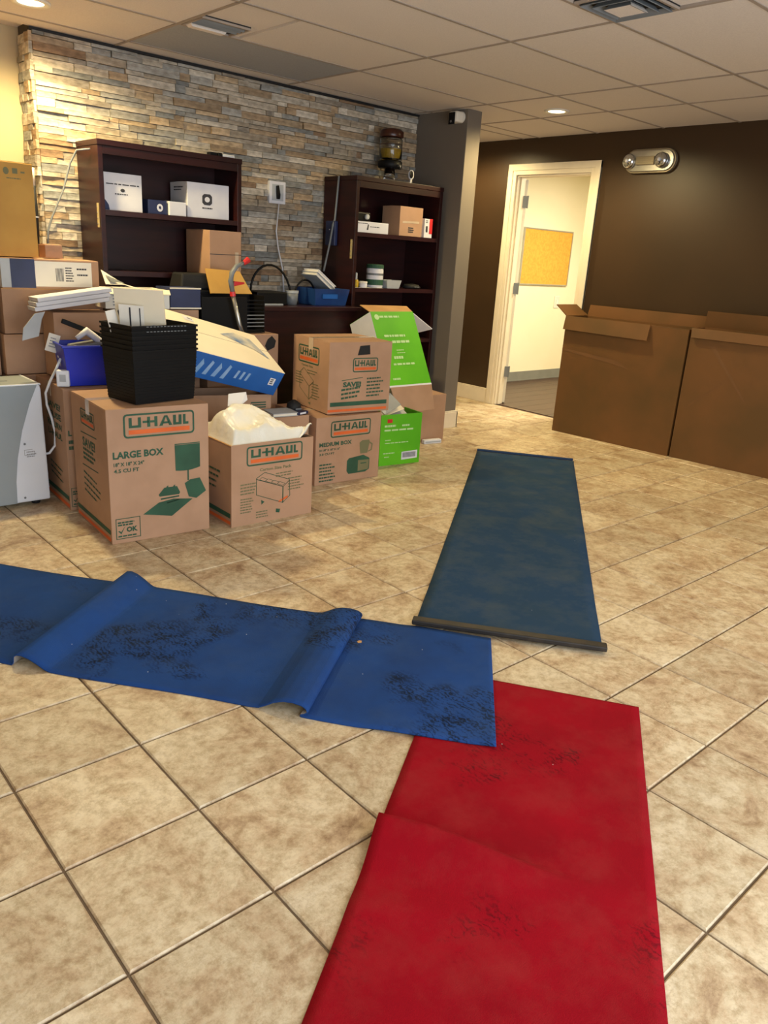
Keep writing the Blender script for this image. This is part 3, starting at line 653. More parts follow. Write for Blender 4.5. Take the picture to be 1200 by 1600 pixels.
# ---- box behind the row that carries the blue flat carton
W, D = .46, .24
kb = carton('moving_box', 'open moving box under the tilted blue and white flat carton', W, D, .535, (1.29, 2.42, 0), R(-17), flaps={})
mb = MB()
for k in range(3): mb.quad([(.34,.485-k*.014,0),(.43,.488-k*.014,0),(.43,.495-k*.014,0),(.34,.492-k*.014,0)], F)
mb.build('printed_mark', pgreen, kb)

# ---- unseen-base boxes that the pile stands on
carton('cardboard_box', 'brown box at the back of the pile carrying the black file rack', .50, .44, .832, (1.53, 2.66, 0), 0)
carton('cardboard_box', 'tall brown box behind the blue flat carton carrying a navy box', .46, .40, .975, (1.03, 2.68, 0), 0)
carton('cardboard_box', 'large brown box standing behind the white portable appliance', .48, .44, .625, (.48, 2.86, 0), 0)
emb = MB().prism([(0,0),(.05,.02),(.06,.06),(.03,.09),(.0,.07),(-.02,.03)], .002, Matrix.Translation((1.95, 2.6585, .73)) @ Matrix(((1,0,0,0),(0,0,-1,0),(0,1,0,0),(0,0,0,1)))).build('dark_emblem', blackm); emb.parent = bpy.data.objects['cardboard_box']; emb.location = (-1.53, -2.66, 0)

# ---- left stack of brown boxes
carton('cardboard_box', 'flat brown box on the bottom of the stack behind the appliance', .44, .30, .208, (.475, 2.865, .6265), 0)
cB = carton('cardboard_box', 'open brown box in the left stack below the labelled carton', .52, .30, .225, (.487, 2.875, .8365), 0, flaps={'front':(96,.001)})
carton('cardboard_box', 'brown box cut off by the left picture edge', .34, .3, .45, (.12, 2.9, .62), 0)
carton('cardboard_box', 'low brown box under the one cut off at the left edge', .35, .34, .615, (.10, 2.86, 0), 0)
cA = carton('carton', 'white and navy carton with a shipping label in the left stack', .50, .30, .15, (.49, 2.862, 1.0635), 0, m=kraft, tape=False)
MB().box(-.001, .16, -.001, .299, .006, .145).build('grey_wrap', [lgrey], cA); MB().box(.045, .165, -.002, .3, .004, .146).build('navy_wrap', navy_m, cA)
mb = MB().quad([(.165,.012,0),(.46,.012,0),(.46,.138,0),(.165,.138,0)], F); mb.build('shipping_label', paper, cA)
mb = MB(); F2 = front() @ Matrix.Translation((0,0,.001))
for k in range(7): mb.quad([(.27+k*.006,.04,0),(.273+k*.006,.04,0),(.273+k*.006,.105,0),(.27+k*.006,.105,0)], F2)
mb.lines(.32, .105, .045, 6, .013, .006, F2, 0, 3); mb.lines(.38, .1, .06, 2, .03, .008, F2, 0, 5); mb.build('barcode', ink, cA)
yb = carton('cardboard_box', 'large golden brown carton on top of the left stack', .50, .30, .452, (.20, 2.90, 1.2165), R(2), m=kraft_yel)
mb = MB(); mb.add([(.37+.014*math.cos(R(a)), .405+.017*math.sin(R(a)), 0) for a in range(0,360,30)], [tuple(range(12))], F)
mb.quad([(.4,.395,0),(.425,.395,0),(.425,.42,0),(.4,.42,0)], F); mb.quad([(.44,.40,0),(.46,.40,0),(.46,.408,0),(.44,.408,0)], F); mb.lines(.37, .37, .07, 1, .02, .005, F, 0, 2); mb.build('printed_symbols', [pgrey], yb)
carton('cardboard_box', 'small brown box on the labelled carton beside the golden carton', .09, .1, .07, (.745, 2.95, 1.2165), 0, tape=False)
pk = thing('umbrella', 'furled black umbrella standing behind the golden brown carton', 'umbrella', (.772, 3.17, 1.217))
MB().tube([(0,0,.0),(0.004,0,.2),(0.008,.0,.36)], [.018,.022,.016], 10).build('canopy', blackm, pk, smooth=True); MB().tube([(.0045,0,.2),(.0048,0,.206)], .0235, 10).build('band', white_c, pk)
MB().tube([(.008,0,.36),(.009,0,.45)], .014, 8).build('handle', trim_m, pk, smooth=True)
tag(MB().tube([(1.112,3.19,1.80),(1.06,3.25,1.79),(1.03,3.28,1.72),(.98,3.27,1.58),(.90,3.25,1.43),(.87,3.24,1.36),(.85,3.22,1.225)], .0055, 8).build('grey_cable', greyp, smooth=True), 'grey cable hanging beside the left bookcase over the stone', 'cable')
# box in front of it and the white panels laid over
carton('cardboard_box', 'brown box behind the blue recycling bin', .30, .19, .335, (.655, 2.645, .6305), R(-3), tape=False)
for k in range(3):
    o = MB().box(-.185, .185, -.10, .10, 0, .021).build('foam_board', white_c, None, .003); o.location = (.768+.004*k, 2.725-.005*k, .992+k*.0235); o.rotation_euler = (R(-2), R(-9), R(-8+k)); tag(o, ['lowest of the white panels leaning over the blue bin','middle of the white panels leaning over the blue bin','topmost white panel leaning over the blue bin'][k], 'panel', 'white panels over the blue bin')
o = MB().prism([(-.01,0),(.07,.02),(.09,.1),(.11,.14),(.06,.13),(.0,.06)], .006, Matrix.Translation((.50,2.63,.83)) @ Matrix(((1,0,0,0),(0,0,-1,0),(0,1,0,0),(0,0,0,1)))).build('grey_cloth', lgrey); tag(o, 'grey cloth hanging off the left end of the white panels', 'cloth')
tg = thing('hanging_tag', 'small white printed tag hanging left of the blue bin', 'tag', (.585, 2.60, .785), R(-10))
MB().box(0, .055, 0, .003, 0, .09, Matrix.Rotation(R(18), 4, 'Y')).build('card', paper, tg); mb = MB(); mb.lines(.012, .065, .034, 4, .014, .006, Matrix.Rotation(R(18), 4, 'Y') @ front(), 0, 3); mb.build('print', greyink, tg)

# ---- newspapers / navy box behind the baskets
nw = carton('carton', 'open white carton of papers behind the cream sheet', .36, .24, .10, (.955, 2.71, .978), R(-3), m=paper, flaps={'front':(115,.05)}, inner=cream_p)
bpy.data.objects.remove(nw.children[-1]) if False else None
mb = MB(); mb.lines(.04, .08, .28, 5, .016, .007, F, 0, 8); mb.build('printed_lettering', greyink, nw)
fl = MB()
for k in range(8): fl.quad([(0,k*.02,.0),(.18,k*.02+.004,.0),(.18,(k+1)*.02+.004,.0),(0,(k+1)*.02,0)])
o = MB().add([(0,0,0),(.10,-.02,0),(.26,.02,-.05),(.24,.06,-.03),(.12,.05,.0),(.01,.08,.07)], [(0,1,4,5),(1,2,3,4)]).build('brochure', [paper]); o.modifiers.new('s','SOLIDIFY').thickness = .003; o.location = (1.0, 2.80, 1.10); tag(o, 'bent white brochure sticking up behind the newspapers', 'brochure')
bp_ = MB().quad([(.03,.0,.012),(.10,-.012,.006),(.10,.03,.012),(.02,.05,.045)]).build('printed_picture', greyp, o)
nb = carton('carton', 'dark navy box with pale edges behind the black baskets', .185, .2, .115, (1.325, 2.70, .978), R(-3), m=navy_m, tape=False)
MB().box(-.002,.187,-.002,.0,.109,.117).build('pale_edge', cream_p, nb); MB().box(-.002,.187,-.002,0,-.0,.008).build('pale_edge', cream_p, nb)
# ---- black file rack, printer, envelope, reacher
rk = thing('file_rack', 'black slatted file rack on the brown box at the back', 'file rack', (1.53, 2.72, .834))
part('side_panel', blackp, rk, (0, .006, 0, .18, 0, .22)); part('front_panel', blackp, rk, (.006, .31, 0, .006, 0, .21)); part('base_panel', blackp, rk, (0, .44, 0, .18, 0, .006)); part('back_panel', blackp, rk, (0, .44, .174, .18, .006, .22)); part('side_panel', blackp, rk, (.434, .44, .006, .174, .006, .22))
for k in range(9): part('slat', greyp if k in (1,2,3,4) else blackp, rk, (.31, .434, 0, .006, .014+k*.022, .02+k*.022))
pr = thing('printer', 'black printer standing behind the file rack', 'printer', (1.50, 2.925, .834))
part('body', blackm, pr, (0, .26, 0, .165, 0, .24), bevel=.012); MB().frustum((.01,.25,.0,.16), (.03,.23,.02,.15), .24, .33).build('lid', blackm, pr, .01); MB().lathe([(.014,0),(.014,.006)], 14, Matrix.Translation((.09,0,.19)) @ Matrix.Rotation(R(90), 4, 'X')).build('button', amber, pr)
o = MB().add([(0,0,0),(.29,0,0),(.23,.05,.13),(.0,.06,.14),(.1,.02,.05)], [(0,1,4),(1,2,4),(2,3,4),(3,0,4)]).build('envelope', [manila]); o.modifiers.new('s','SOLIDIFY').thickness = .008; o.location = (1.66, 2.84, 1.058); tag(o, 'manila envelope leaning on the file rack', 'envelope')
rc = thing('reacher_grabber', 'reacher grabber with grey handle and red trigger leaning on the file rack', 'reacher', (1.755, 2.67, .84))
MB().tube([(0.02,0,0),(.0,.0,.05),(-.045,.0,.22)], .012, 10).build('shaft', silver, rc, smooth=True)
MB().tube([(-.045,0,.215),(-.048,0,.24)], .017, 10).build('collar', redp, rc)
MB().tube([(-.048,0,.24),(-.06,0,.30),(-.052,.0,.345),(-.02,0,.385),(.03,0,.405)], [.014,.016,.016,.014,.011], 10).build('handle', greyp, rc, smooth=True)
MB().tube([(.025,0,.40),(.06,0,.425)], [.012,.018], 8).build('handle_tip', redp, rc); MB().prism([(-.045,.27),(.03,.285),(.03,.295),(-.04,.30)], .018, Matrix.Translation((0,.009,0)) @ Matrix(((1,0,0,0),(0,0,-1,0),(0,1,0,0),(0,0,0,1)))).build('trigger', redp, rc, .003)
# ---- desk top clutter
g = thing('desk_device', 'black electronic box with a pale front edge on the desk', 'device', (2.13, 3.06, .9725)); part('body', blackp, g, (0, .24, 0, .2, 0, .085), bevel=.006); part('front_edge', lgrey, g, (.05, .2, -.012, -.002, 0, .01))
g = thing('desk_cup', 'grey plastic cup on the desk below the cable loops', 'cup', (2.435, 3.10, .9725)); MB().lathe([(.036,0),(.042,.04),(.045,.095),(.041,.095),(.038,.045),(.033,.006)], 20).build('cup_body', greyp, g, smooth=True); MB().lathe([(.0465,.08),(.0465,.096),(.041,.0962)], 20).build('rim', lgrey, g)
def loop(p0, p1, h, n=14): return [(p0[0]+(p1[0]-p0[0])*(.5-.5*math.cos(math.pi*k/n)), p0[1]+(p1[1]-p0[1])*k/n, p0[2]+(p1[2]-p0[2])*k/n+h*math.sin(math.pi*k/n)) for k in range(n+1)]
tag(MB().tube(loop((2.115,3.12,1.058),(2.43,3.10,1.0),.20), .0075, 8).build('black_cable', blackp, smooth=True), 'larger loop of black cable standing on the desk', 'cable')
tag(MB().tube(loop((2.455,3.10,1.0),(2.66,3.14,1.02),.13), .0065, 8).build('black_cable', blackp, smooth=True), 'smaller loop of black cable beside the grey cup', 'cable')
db = thing('storage_bin', 'dull blue plastic bin with books on the desk', 'bin', (2.57, 3.02, .9725))
def tub(mb, w0, d0, w1, d1, h, th=.004):
    def ring(w, d, z): return [(-w/2,-d/2,z),(w/2,-d/2,z),(w/2,d/2,z),(-w/2,d/2,z)]
    vs = ring(w0,d0,0)+ring(w1,d1,h)+ring(w1-2*th,d1-2*th,h)+ring(w0-2*th,d0-2*th,th); fs = [(3,2,1,0),(12,13,14,15)]
    for a in range(3): fs += [(a*4+i, a*4+(i+1)%4, a*4+4+(i+1)%4, a*4+4+i) for i in range(4)]
    return mb.add(vs, fs)
tub(MB(), .27, .2, .31, .24, .115).build('tub', dblue, db, .003).location = (.16, .12, 0)
part('label_holder', blue_c, db, (.07, .2, -.006, -.001, .05, .08))
for k, (c_, an) in enumerate(((lgrey,-32),(white_c,-32))):
    b = thing('book', ['grey book leaning in the blue desk bin','white book leaning in the blue desk bin'][k], 'book', (2.63+k*.014, 3.07, 1.165+k*.0215), 0, None, (0, R(-an), R(8)))
    part('cover', c_, b, (-.02, .19, 0, .15, 0, .004), (-.02, .19, 0, .15, .018, .022)); part('pages', paper, b, (-.016, .186, .004, .146, .004, .018))
# ---- shelf goods, left bookcase
SZ = 1.4875
def pbox(name, label, x0, x1, y0, d, z, h, m, cat='box', rz=0): 
    return carton(name, label, x1-x0, d, h, (x0, y0, z), rz, m=m, tape=False, cat=cat, bev=.002)
g = pbox('white_box', 'square white box on the left end of the top shelf', 1.165, 1.40, 3.17, .2, SZ, .205, white_c)
mb = MB(); mb.lines(.02, .14, .2, 1, .02, .006, F, 0, 2); mb.lines(.07, .088, .1, 1, .02, .006, F, 0, 4); mb.add([(.117+.014*math.cos(R(a)), .112+.01*math.sin(R(a)), 0) for a in range(0,360,45)], [tuple(range(8))], F); mb.build('printed_lettering', ink, g)
MB().add([(.001,.002,0),(.035,.002,0),(.03,.03,0),(.012,.055,0),(.001,.06,0)], [(0,1,2,3,4)], F).build('printed_corner', navy_m, g)
g = pbox('blue_box', 'small blue box with a white round mark on the top shelf', 1.44, 1.555, 3.17, .12, SZ, .082, navy_m)
mb = MB(); mb.add([(.07+.02*math.cos(R(a)), .038+.022*math.sin(R(a)), 0) for a in range(0,360,30)], [tuple(range(12))], F); mb.build('printed_circle', white_c, g)
MB().text('e', .062, .03, .016, .018, front() @ Matrix.Translation((0,0,.001)), 0, .05).build('printed_letter', navy_m, g)
pbox('white_box', 'small plain white box beside the blue box on the shelf', 1.565, 1.675, 3.155, .12, SZ, .082, white_c)
g = pbox('white_box', 'large white box with a black square emblem on the top shelf', 1.69, 1.98, 3.165, .22, SZ, .205, white_c)
mb = MB(); mb.add([(.135+.034*c_, .11+.032*s_, 0) for c_, s_ in ((1,.6),(.6,1),(-.6,1),(-1,.6),(-1,-.6),(-.6,-1),(.6,-1),(1,-.6))], [tuple(range(8))], F); mb.lines(.1, .056, .072, 1, .01, .008, F, 0, 2); mb.build('printed_emblem', ink, g)
mb = MB(); mb.add([(.135+.018*math.cos(R(a)), .11+.016*math.sin(R(a)), 0) for a in range(0,360,30)], [tuple(range(12))], front() @ Matrix.Translation((0,0,.001))); mb.build('emblem_ring', white_c, g)
mb = MB(); Lf = left(.22); mb.lines(.05, .17, .12, 2, .015, .007, Lf, 0, 2); mb.add([(.09,.02,0),(.16,.02,0),(.15,.06,0),(.12,.08,0),(.1,.05,0)], [(0,1,2,3,4)], Lf); mb.build('printed_side', ink, g)
g = pbox('cardboard_box', 'brown box with a taped seam in the left bookcase under the top shelf', 1.775, 2.0, 3.05, .30, 1.157, .265, kraft)
mb = MB(); mb.quad([(.0,.12,0),(.225,.122,0),(.225,.126,0),(.0,.124,0)], F); mb.build('seam', ink, g)
MB().quad([(.18,.03,0),(.205,.03,0),(.205,.14,0),(.18,.14,0)], F).build('tape_strip', tape_m, g)
part('adapter', blackp, thing('power_adapter', 'tiny black adapter on top of the left bookcase', 'adapter', (1.84, 3.15, 1.853)), (0, .05, 0, .04, 0, .02), (.058, .085, 0, .03, 0, .022), bevel=.003)
g = thing('cable_box', 'flat white box on top of the left bookcase', 'box', (1.93, 3.15, 1.853)); part('base', white_c, g, (0, .085, 0, .06, 0, .012), bevel=.003); part('lid', paper, g, (.001,.084,.001,.059,.012,.018), bevel=.002)
# ---- shelf goods, right bookcase
SR = 1.4825; before = set(COL.objects)
g = pbox('white_box', 'long flat white box on the upper right shelf', 3.03, 3.34, 3.17, .16, SR, .078, white_c)
mb = MB(); mb.lines(.01, .06, .1, 1, .02, .005, F, 0, 2); mb.lines(.13, .04, .12, 1, .02, .005, F, 0, 3); mb.quad([(.1,.02,0),(.115,.02,0),(.12,.055,0),(.11,.06,0),(.105,.04,0)], F); mb.build('printed_lettering', ink, g)
g = thing('black_device', 'black device with a white knob on the flat white box', 'device', (3.06, 3.20, SR+.079)); part('body', blackp, g, (0, .13, 0, .1, 0, .06), bevel=.01); MB().lathe([(.018,0),(.018,.012),(.012,.016)], 14, Matrix.Translation((.09,0,.03)) @ Matrix.Rotation(R(90), 4, 'X')).build('knob', lgrey, g)
g = pbox('white_box', 'small pale box standing at the back of the upper right shelf', 3.05, 3.145, 3.40, .06, SR, .17, white_c); 
g = pbox('cardboard_box', 'brown taped box on the upper right shelf', 3.44, 3.675, 3.16, .20, SR, .21, kraft)
mb = MB(); mb.lines(.09, .055, .06, 3, .014, .009, F, 0, 5); mb.build('printed_marks', ink, g); MB().quad([(.03,.09,0),(.2,.095,0),(.2,.11,0),(.03,.105,0)], F).build('tape_strip', tape_m, g); MB().add([(.14,.02,.21),(.2,.03,.225),(.19,.09,.212)], [(0,1,2)]).build('loose_tape', tape_m, g)
g = pbox('product_box', 'small white and red box at the right end of the upper shelf', 3.70, 3.785, 3.16, .09, SR, .14, white_c)
MB().quad([(.052,.03,0),(.085,.03,0),(.085,.139,0),(.052,.139,0)], F).build('red_panel', redp, g); mb = MB(); mb.quad([(.015,.04,0),(.035,.04,0),(.035,.085,0),(.015,.085,0)], F); mb.lines(.012, .12, .03, 2, .012, .006, F, 0, 3); mb.build('printed_picture', ink, g)
S2 = 1.1005
g = thing('canister', 'green-lidded wipes canister on the lower right shelf', 'canister', (3.275, 3.22, S2)); MB().lathe([(.06,0),(.064,.006),(.064,.135),(.06,.14)], 24).build('body', white_c, g, smooth=True); MB().lathe([(.0645,.02),(.0645,.06)], 24).build('label_band', pgreen, g); MB().lathe([(.066,.14),(.066,.162),(.058,.168)], 24).build('lid', pgreen, g); MB().lathe([(.0646,.09),(.0646,.105)], 24).build('label_band', greyp, g)
g = thing('spray_bottle', 'small yellow and clear bottle on the lower right shelf', 'bottle', (3.07, 3.19, S2)); MB().lathe([(.018,0),(.02,.004),(.02,.04),(.014,.055)], 16).build('body', yellow_m, g, smooth=True); MB().lathe([(.013,.055),(.009,.062),(.009,.1),(.004,.104)], 14).build('neck', lgrey, g, smooth=True)
g = thing('jar', 'short white jar beside the yellow bottle', 'jar', (3.13, 3.18, S2)); MB().lathe([(.028,0),(.03,.004),(.03,.03)], 16).build('body', white_c, g, smooth=True); MB().lathe([(.032,.03),(.032,.042),(.028,.045)], 16).build('lid', paper, g)
g = thing('clear_tray', 'grey see-through tray beside the canister', 'tray', (3.41, 3.20, S2)); tub(MB(), .12, .09, .15, .11, .06).build('tub', lgrey, g); MB().box(-.055,.055,-.03,.03,.006,.045).build('contents', greyp, g, .004)
g = thing('black_pouch', 'flat black pouch at the right of the lower shelf', 'pouch', (3.66, 3.22, S2)); MB().lathe([(.05,0),(.065,.01),(.05,.03),(.01,.036)], 16, Matrix.Scale(1.3, 4, (1,0,0))).build('body', blackm, g, smooth=True); MB().box(-.02,.03,-.062,-.058,.012,.018).build('zip', greyp, g)
tag(part('paper_liner', paper, None, (3.03, 3.30, 3.145, 3.162, S2+.0002, S2+.0014)), 'strip of white paper along the front of the lower right shelf', 'paper')
for o in COL.objects:
    if o not in before and o.parent is None: o.location += Vector((-.066, -.09, 0))
# top of the right bookcase
g = thing('drink_dispenser', 'glass drink dispenser with brown lid on the right bookcase', 'dispenser', (3.44, 3.29, 1.853))
M1 = None
MB().lathe([(.06,0),(.06,.006),(.045,.012),(.04,.10),(.07,.105)], 24).build('stand', glass, g, smooth=True)
MB().lathe([(.085,.105),(.092,.11),(.092,.15),(.085,.155)], 28).build('base_ring', blackp, g, smooth=True)
MB().lathe([(.082,.156),(.086,.16),(.086,.30),(.075,.315),(.07,.315),(.08,.298),(.08,.17)], 28).build('jar', glass, g, smooth=True)
MB().lathe([(.079,.172),(.079,.235)], 28).build('yellow_contents', yellow_m, g); MB().lathe([(.079,.262),(.084,.262),(.084,.268),(.079,.268)], 28).build('band', amber, g)
MB().lathe([(.088,.316),(.09,.32),(.09,.355),(.07,.372),(.02,.38)], 28).build('lid', amber, g, smooth=True); MB().tube([(0,-.09,.12),(0,-.12,.12),(0,-.12,.10)], .008).build('tap', silver, g, smooth=True)
g = thing('webcam', 'small round webcam on a white stand on the right bookcase', 'webcam', (3.57, 3.19, 1.853)); MB().lathe([(.03,0),(.03,.006),(.008,.01),(.007,.045)], 16).build('stand', white_c, g, smooth=True); MB().lathe([(.032,0),(.034,.01),(.03,.02)], 20, Matrix.Translation((0,.012,.072)) @ Matrix.Rotation(R(90), 4, 'X') @ Matrix.Rotation(R(20), 4, 'Y')).build('shell', white_c, g, smooth=True); MB().lathe([(.026,0),(.026,.004),(.018,.008)], 20, Matrix.Translation((-.006,-.008,.072)) @ Matrix.Rotation(R(90), 4, 'X') @ Matrix.Rotation(R(20), 4, 'Y')).build('lens', blackp, g)
MB().box(-.09,-.03,-.02,.0,0,.006).build('base_foot', white_c, g)
tag(MB().tube([(2.918,3.24,1.85),(2.918,3.25,1.74),(2.912,3.26,1.56),(2.895,3.26,1.52),(2.875,3.26,1.40),(2.85,3.26,1.3),(2.81,3.24,1.2)], .0075, 8).build('grey_cable', greyp, smooth=True), 'grey cable hanging down the side of the right bookcase', 'cable')
g = thing('router', 'dark navy router hung on the side of the right bookcase', 'router', (2.898, 3.24, 1.38)); part('body', navy_m, g, (0, .03, 0, .11, 0, .17), bevel=.006)
for y in (.03,.06): MB().lathe([(.004,0),(.003,.003)], 8, Matrix.Translation((0,y,.11)) @ Matrix.Rotation(R(-90), 4, 'Y')).build('led', white_c, g)
# ---- blue flat carton, tilted
Lx = Vector((.966,0,-.258)); Wy = Vector((.095,.40,.156)); Wy = (Wy-Wy.dot(Lx)*Lx).normalized(); Nz = Lx.cross(Wy); LEN, WID, THK = .66, .43, .15
fc = thing('flat_carton', 'blue and white flat carton lying tilted on an open box', 'carton', (0,0,0))
org = Vector((1.764,2.2,.665)) - Lx*LEN - Nz*THK
fc.matrix_world = Matrix(((Lx.x,Wy.x,Nz.x,org.x),(Lx.y,Wy.y,Nz.y,org.y),(Lx.z,Wy.z,Nz.z,org.z),(0,0,0,1)))
part('body', blue_c, fc, (0, LEN, 0, WID, 0, THK), bevel=.003)
part('seam', ink, fc, (0, LEN, WID*.545, WID*.558, THK, THK+.0028)); part('top_face', cream_p, fc, (.0, LEN, 0, WID*.548, THK, THK+.003)); part('top_flap', cream_p, fc, (.0, LEN, WID*.556, WID, THK+.0005, THK+.0034))
mb = MB(); mb.add([(.36,.30,0),(.55,.21,0),(.62,.13,0),(.60,.24,0),(.58,.34,0),(.48,.37,0)], [(0,1,2,3,4,5)], top(THK+.004)); mb.build('printed_picture', bluep, fc)
mb = MB(); mb.add([(.16,.36,0),(.22,.36,0),(.22,.41,0),(.16,.41,0)], [(0,1,2,3)], top(THK+.004)); mb.build('white_sticker', white_c, fc); MB().quad([(.185,.385,0),(.215,.38,0),(.215,.388,0),(.185,.393,0)], top(THK+.005)).build('sticker_print', ink, fc)
mb = MB()
for k in range(5): mb.add([(.06+k*.055,.03,0),(.085+k*.055,.03,0),(.105+k*.055,.11-(k%2)*.02,0),(.09+k*.055,.12,0)], [(0,1,2,3)], F)
for k in range(3): mb.add([(.36+k*.035,.05,0),(.375+k*.035,.05,0),(.385+k*.035,.10,0),(.37+k*.035,.10,0)], [(0,1,2,3)], F)
mb.build('printed_picture', lblue, fc)
MB().quad([(.585,.06,0),(.622,.06,0),(.622,.105,0),(.585,.105,0)], F).build('white_label', white_c, fc); mb = MB(); mb.lines(.592, .092, .024, 3, .012, .007, F2, 0, 3); mb.build('label_print', ink, fc)

# ---- nested black baskets
BW, BD, BH = .315, .225, .24
def basket_mesh():
    mb = MB(); tub(mb, BW, BD, BW+.026, BD+.026, BH, .003)
    w1, d1 = (BW+.026)/2, (BD+.026)/2
    for z, o_ in ((BH-.009,.0045),):
        for b in ((-w1-o_,w1+o_,-d1-o_,-d1+.001),(-w1-o_,w1+o_,d1-.001,d1+o_),(-w1-o_,-w1+.001,-d1,d1),(w1-.001,w1+o_,-d1,d1)): mb.box(b[0],b[1],b[2],b[3],z,z+.009)
    return mb
def ribs():
    mb = MB()
    for k in range(14):
        z = .01+k*.014; f = .013*z/BH; w1, d1 = BW/2+f, BD/2+f; o_ = .0016
        for b in ((-w1-o_,w1+o_,-d1-o_,-d1+.001),(-w1-o_,w1+o_,d1-.001,d1+o_),(-w1-o_,-w1+.001,-d1,d1),(w1-.001,w1+o_,-d1,d1)): mb.box(b[0],b[1],b[2],b[3],z,z+.006)
    return mb
BROT = R(8); BO = Vector((.854, 1.985, .632))
names = ['lowest','second lowest','third lowest','third from the top','second from the top','topmost']
b0 = thing('black_basket', '', 'basket', BO, BROT, 'nested black baskets'); shell_o = basket_mesh().build('tub', blackp, b0); rib_o = ribs().build('ribs', blackp, b0)
for k in range(6):
    if k == 0: t = b0
    else:
        t = b0.copy(); COL.objects.link(t)
        for q in (shell_o, rib_o): c_ = q.copy(); COL.objects.link(c_); c_.parent = t
    t.location = BO+Vector((0,0,k*.0215)); t['label'] = names[k]+' of the nested black plastic baskets on the large box'
    if k >= 4:
        mb = MB(); d1 = (BD+.026)/2+.005
        for q in range(12): mb.box(-.10+q*.018, -.10+q*.018+.011, -d1-.001, -d1, BH-.0065, BH-.003)  # grey dashes colour in the light seen through the rim slots
        mb.build('slot_light_row', greyp, t)
BT = .632+.0215*5
def sheet(name, label, w_, h_, loc, rot, m, th=.0015, cat='paper', bars=()):
    t = thing(name, label, cat, loc, 0, None, rot); part('sheet', m, t, (0, w_, 0, th, 0, h_))
    if bars:
        mb = MB()
        for b in bars: mb.quad([(b[0],b[1],0),(b[2],b[1],0),(b[2],b[3],0),(b[0],b[3],0)], F)
        mb.build('print', ink, t)
    return t
sheet('cream_folder', 'large cream sheet standing in the top black basket', .22, .22, (.735, 2.05, .915), (R(13), R(0), R(-42)), cream_p, .012)
sheet('paper_slip', 'white printed slip in front of the cream sheet in the basket', .11, .13, (.725, 2.005, .935), (R(13), R(2), R(-40)), paper, .002, bars=((.045,.03,.052,.12),(.09,.0,.095,.12)))
sheet('orange_card', 'orange and white card standing in the top black basket', .06, .1, (.725, 1.99, .925), (R(-8), R(14), R(10)), orange_m, .004, 'card')
sheet('white_card', 'white card standing at the left of the basket', .05, .12, (.685, 2.0, .91), (R(-8), R(-10), R(10)), paper, .004, 'card')
g = thing('black_wallet', 'black case standing between the cards in the basket', 'case', (.755, 1.985, .91), 0, None, (R(-10), R(-14), R(10))); part('body', blackp, g, (0, .045, 0, .02, 0, .13), bevel=.006); part('clasp', silver, g, (.015,.03,-.003,0,.1,.112))
tag(MB().tube([(.775,1.915,.945),(.80,1.915,.968),(.84,1.91,.972),(.885,1.905,.965)], .003, 6).build('lanyard', lblue, smooth=True), 'thin blue lanyard across the slip in the basket', 'lanyard')

# ---- blue recycling bin
rb = thing('recycling_bin', 'bright blue recycling bin on the large box', 'bin', (.765, 2.50, .6285), R(-8))
tub(MB(), .24, .19, .29, .235, .20).build('tub', bluebin_m, rb, .004)
mb = MB()
for b in ((-.152,.152,-.125,-.114),(-.152,.152,.114,.125),(-.152,-.142,-.114,.114),(.142,.152,-.114,.114)): mb.box(b[0],b[1],b[2],b[3],.188,.2)
mb.build('rim', bluebin_m, rb, .003)
ML = Matrix.Translation((-.1415,0,.10)) @ Matrix.Rotation(R(-7.1), 4, 'Y') @ Matrix(((0,0,-1,0),(-1,0,0,0),(0,1,0,0),(0,0,0,1)))
mb = MB()
for k in range(3):
    a = R(90+120*k); mb.add([(.032*math.cos(a+q)*s, .01+.032*math.sin(a+q)*s, 0) for q, s in ((-.5,1),(.35,1),(.75,.85),(.35,.55),(-.5,.7))], [(0,1,2,3,4)], ML)
mb.lines(-.04, -.045, .08, 2, .016, .007, ML, 0, 2); mb.build('printed_arrows', white_c, rb)
tag(MB().box(-.015,.32,-.012,.012,-.012,.012).build('black_bar', blackp, None, .004), 'black plastic bar sticking out of the blue bin', 'bar')
o = bpy.data.objects['black_bar']; o.location = (.665, 2.52, .93); o.rotation_euler = (0, R(22), R(-10))
o = tag(MB().tube([(0,0,0),(.05,0,.035),(.12,0,-.02),(.2,.0,-.06)], [.012,.02,.018,.014], 10).build('white_bottle', white_c, None, smooth=True), 'white bottle lying among the things in the blue bin', 'bottle'); o.location = (.70, 2.47, .855)
o = tag(MB().box(0,.16,0,.1,0,.03).build('grey_device', greyp, None, .008), 'grey device lying in the blue bin', 'device'); o.location = (.68, 2.45, .79); o.rotation_euler = (0,R(-8),0)

# ---- white portable appliance at the left edge
ap = thing('portable_air_conditioner', 'white and grey portable air conditioner at the left edge', 'appliance', (.124, 2.545, 0))
Wd, Dp, Ha = .416, .285, .63
XZ = Matrix(((1,0,0,0),(0,0,-1,0),(0,1,0,0),(0,0,0,1)))
MB().prism([(0,.025),(Wd,.025),(Wd-.006,Ha-.03),(Wd-.012,Ha-.004),(.012,Ha-.004),(.006,Ha-.03)], Dp, Matrix.Translation((0,Dp,0)) @ XZ).build('body', appl_w, ap, .008)
rgt = [(Wd*.5+.042,.026),(Wd*.5+.046,.14),(Wd*.5+.062,.26),(Wd*.5+.095,.40),(Wd*.5+.14,.53),(Wd*.5+.183,Ha-.006)]
MB().prism(rgt+[(Wd-x,z) for x, z in reversed(rgt)], .004, Matrix.Translation((0,0,0)) @ XZ).build('front_panel', appl_g, ap, .001)
MB().box(.01, Wd-.022, .012, Dp-.01, Ha-.004, Ha-.001).build('top_panel', appl_g, ap)
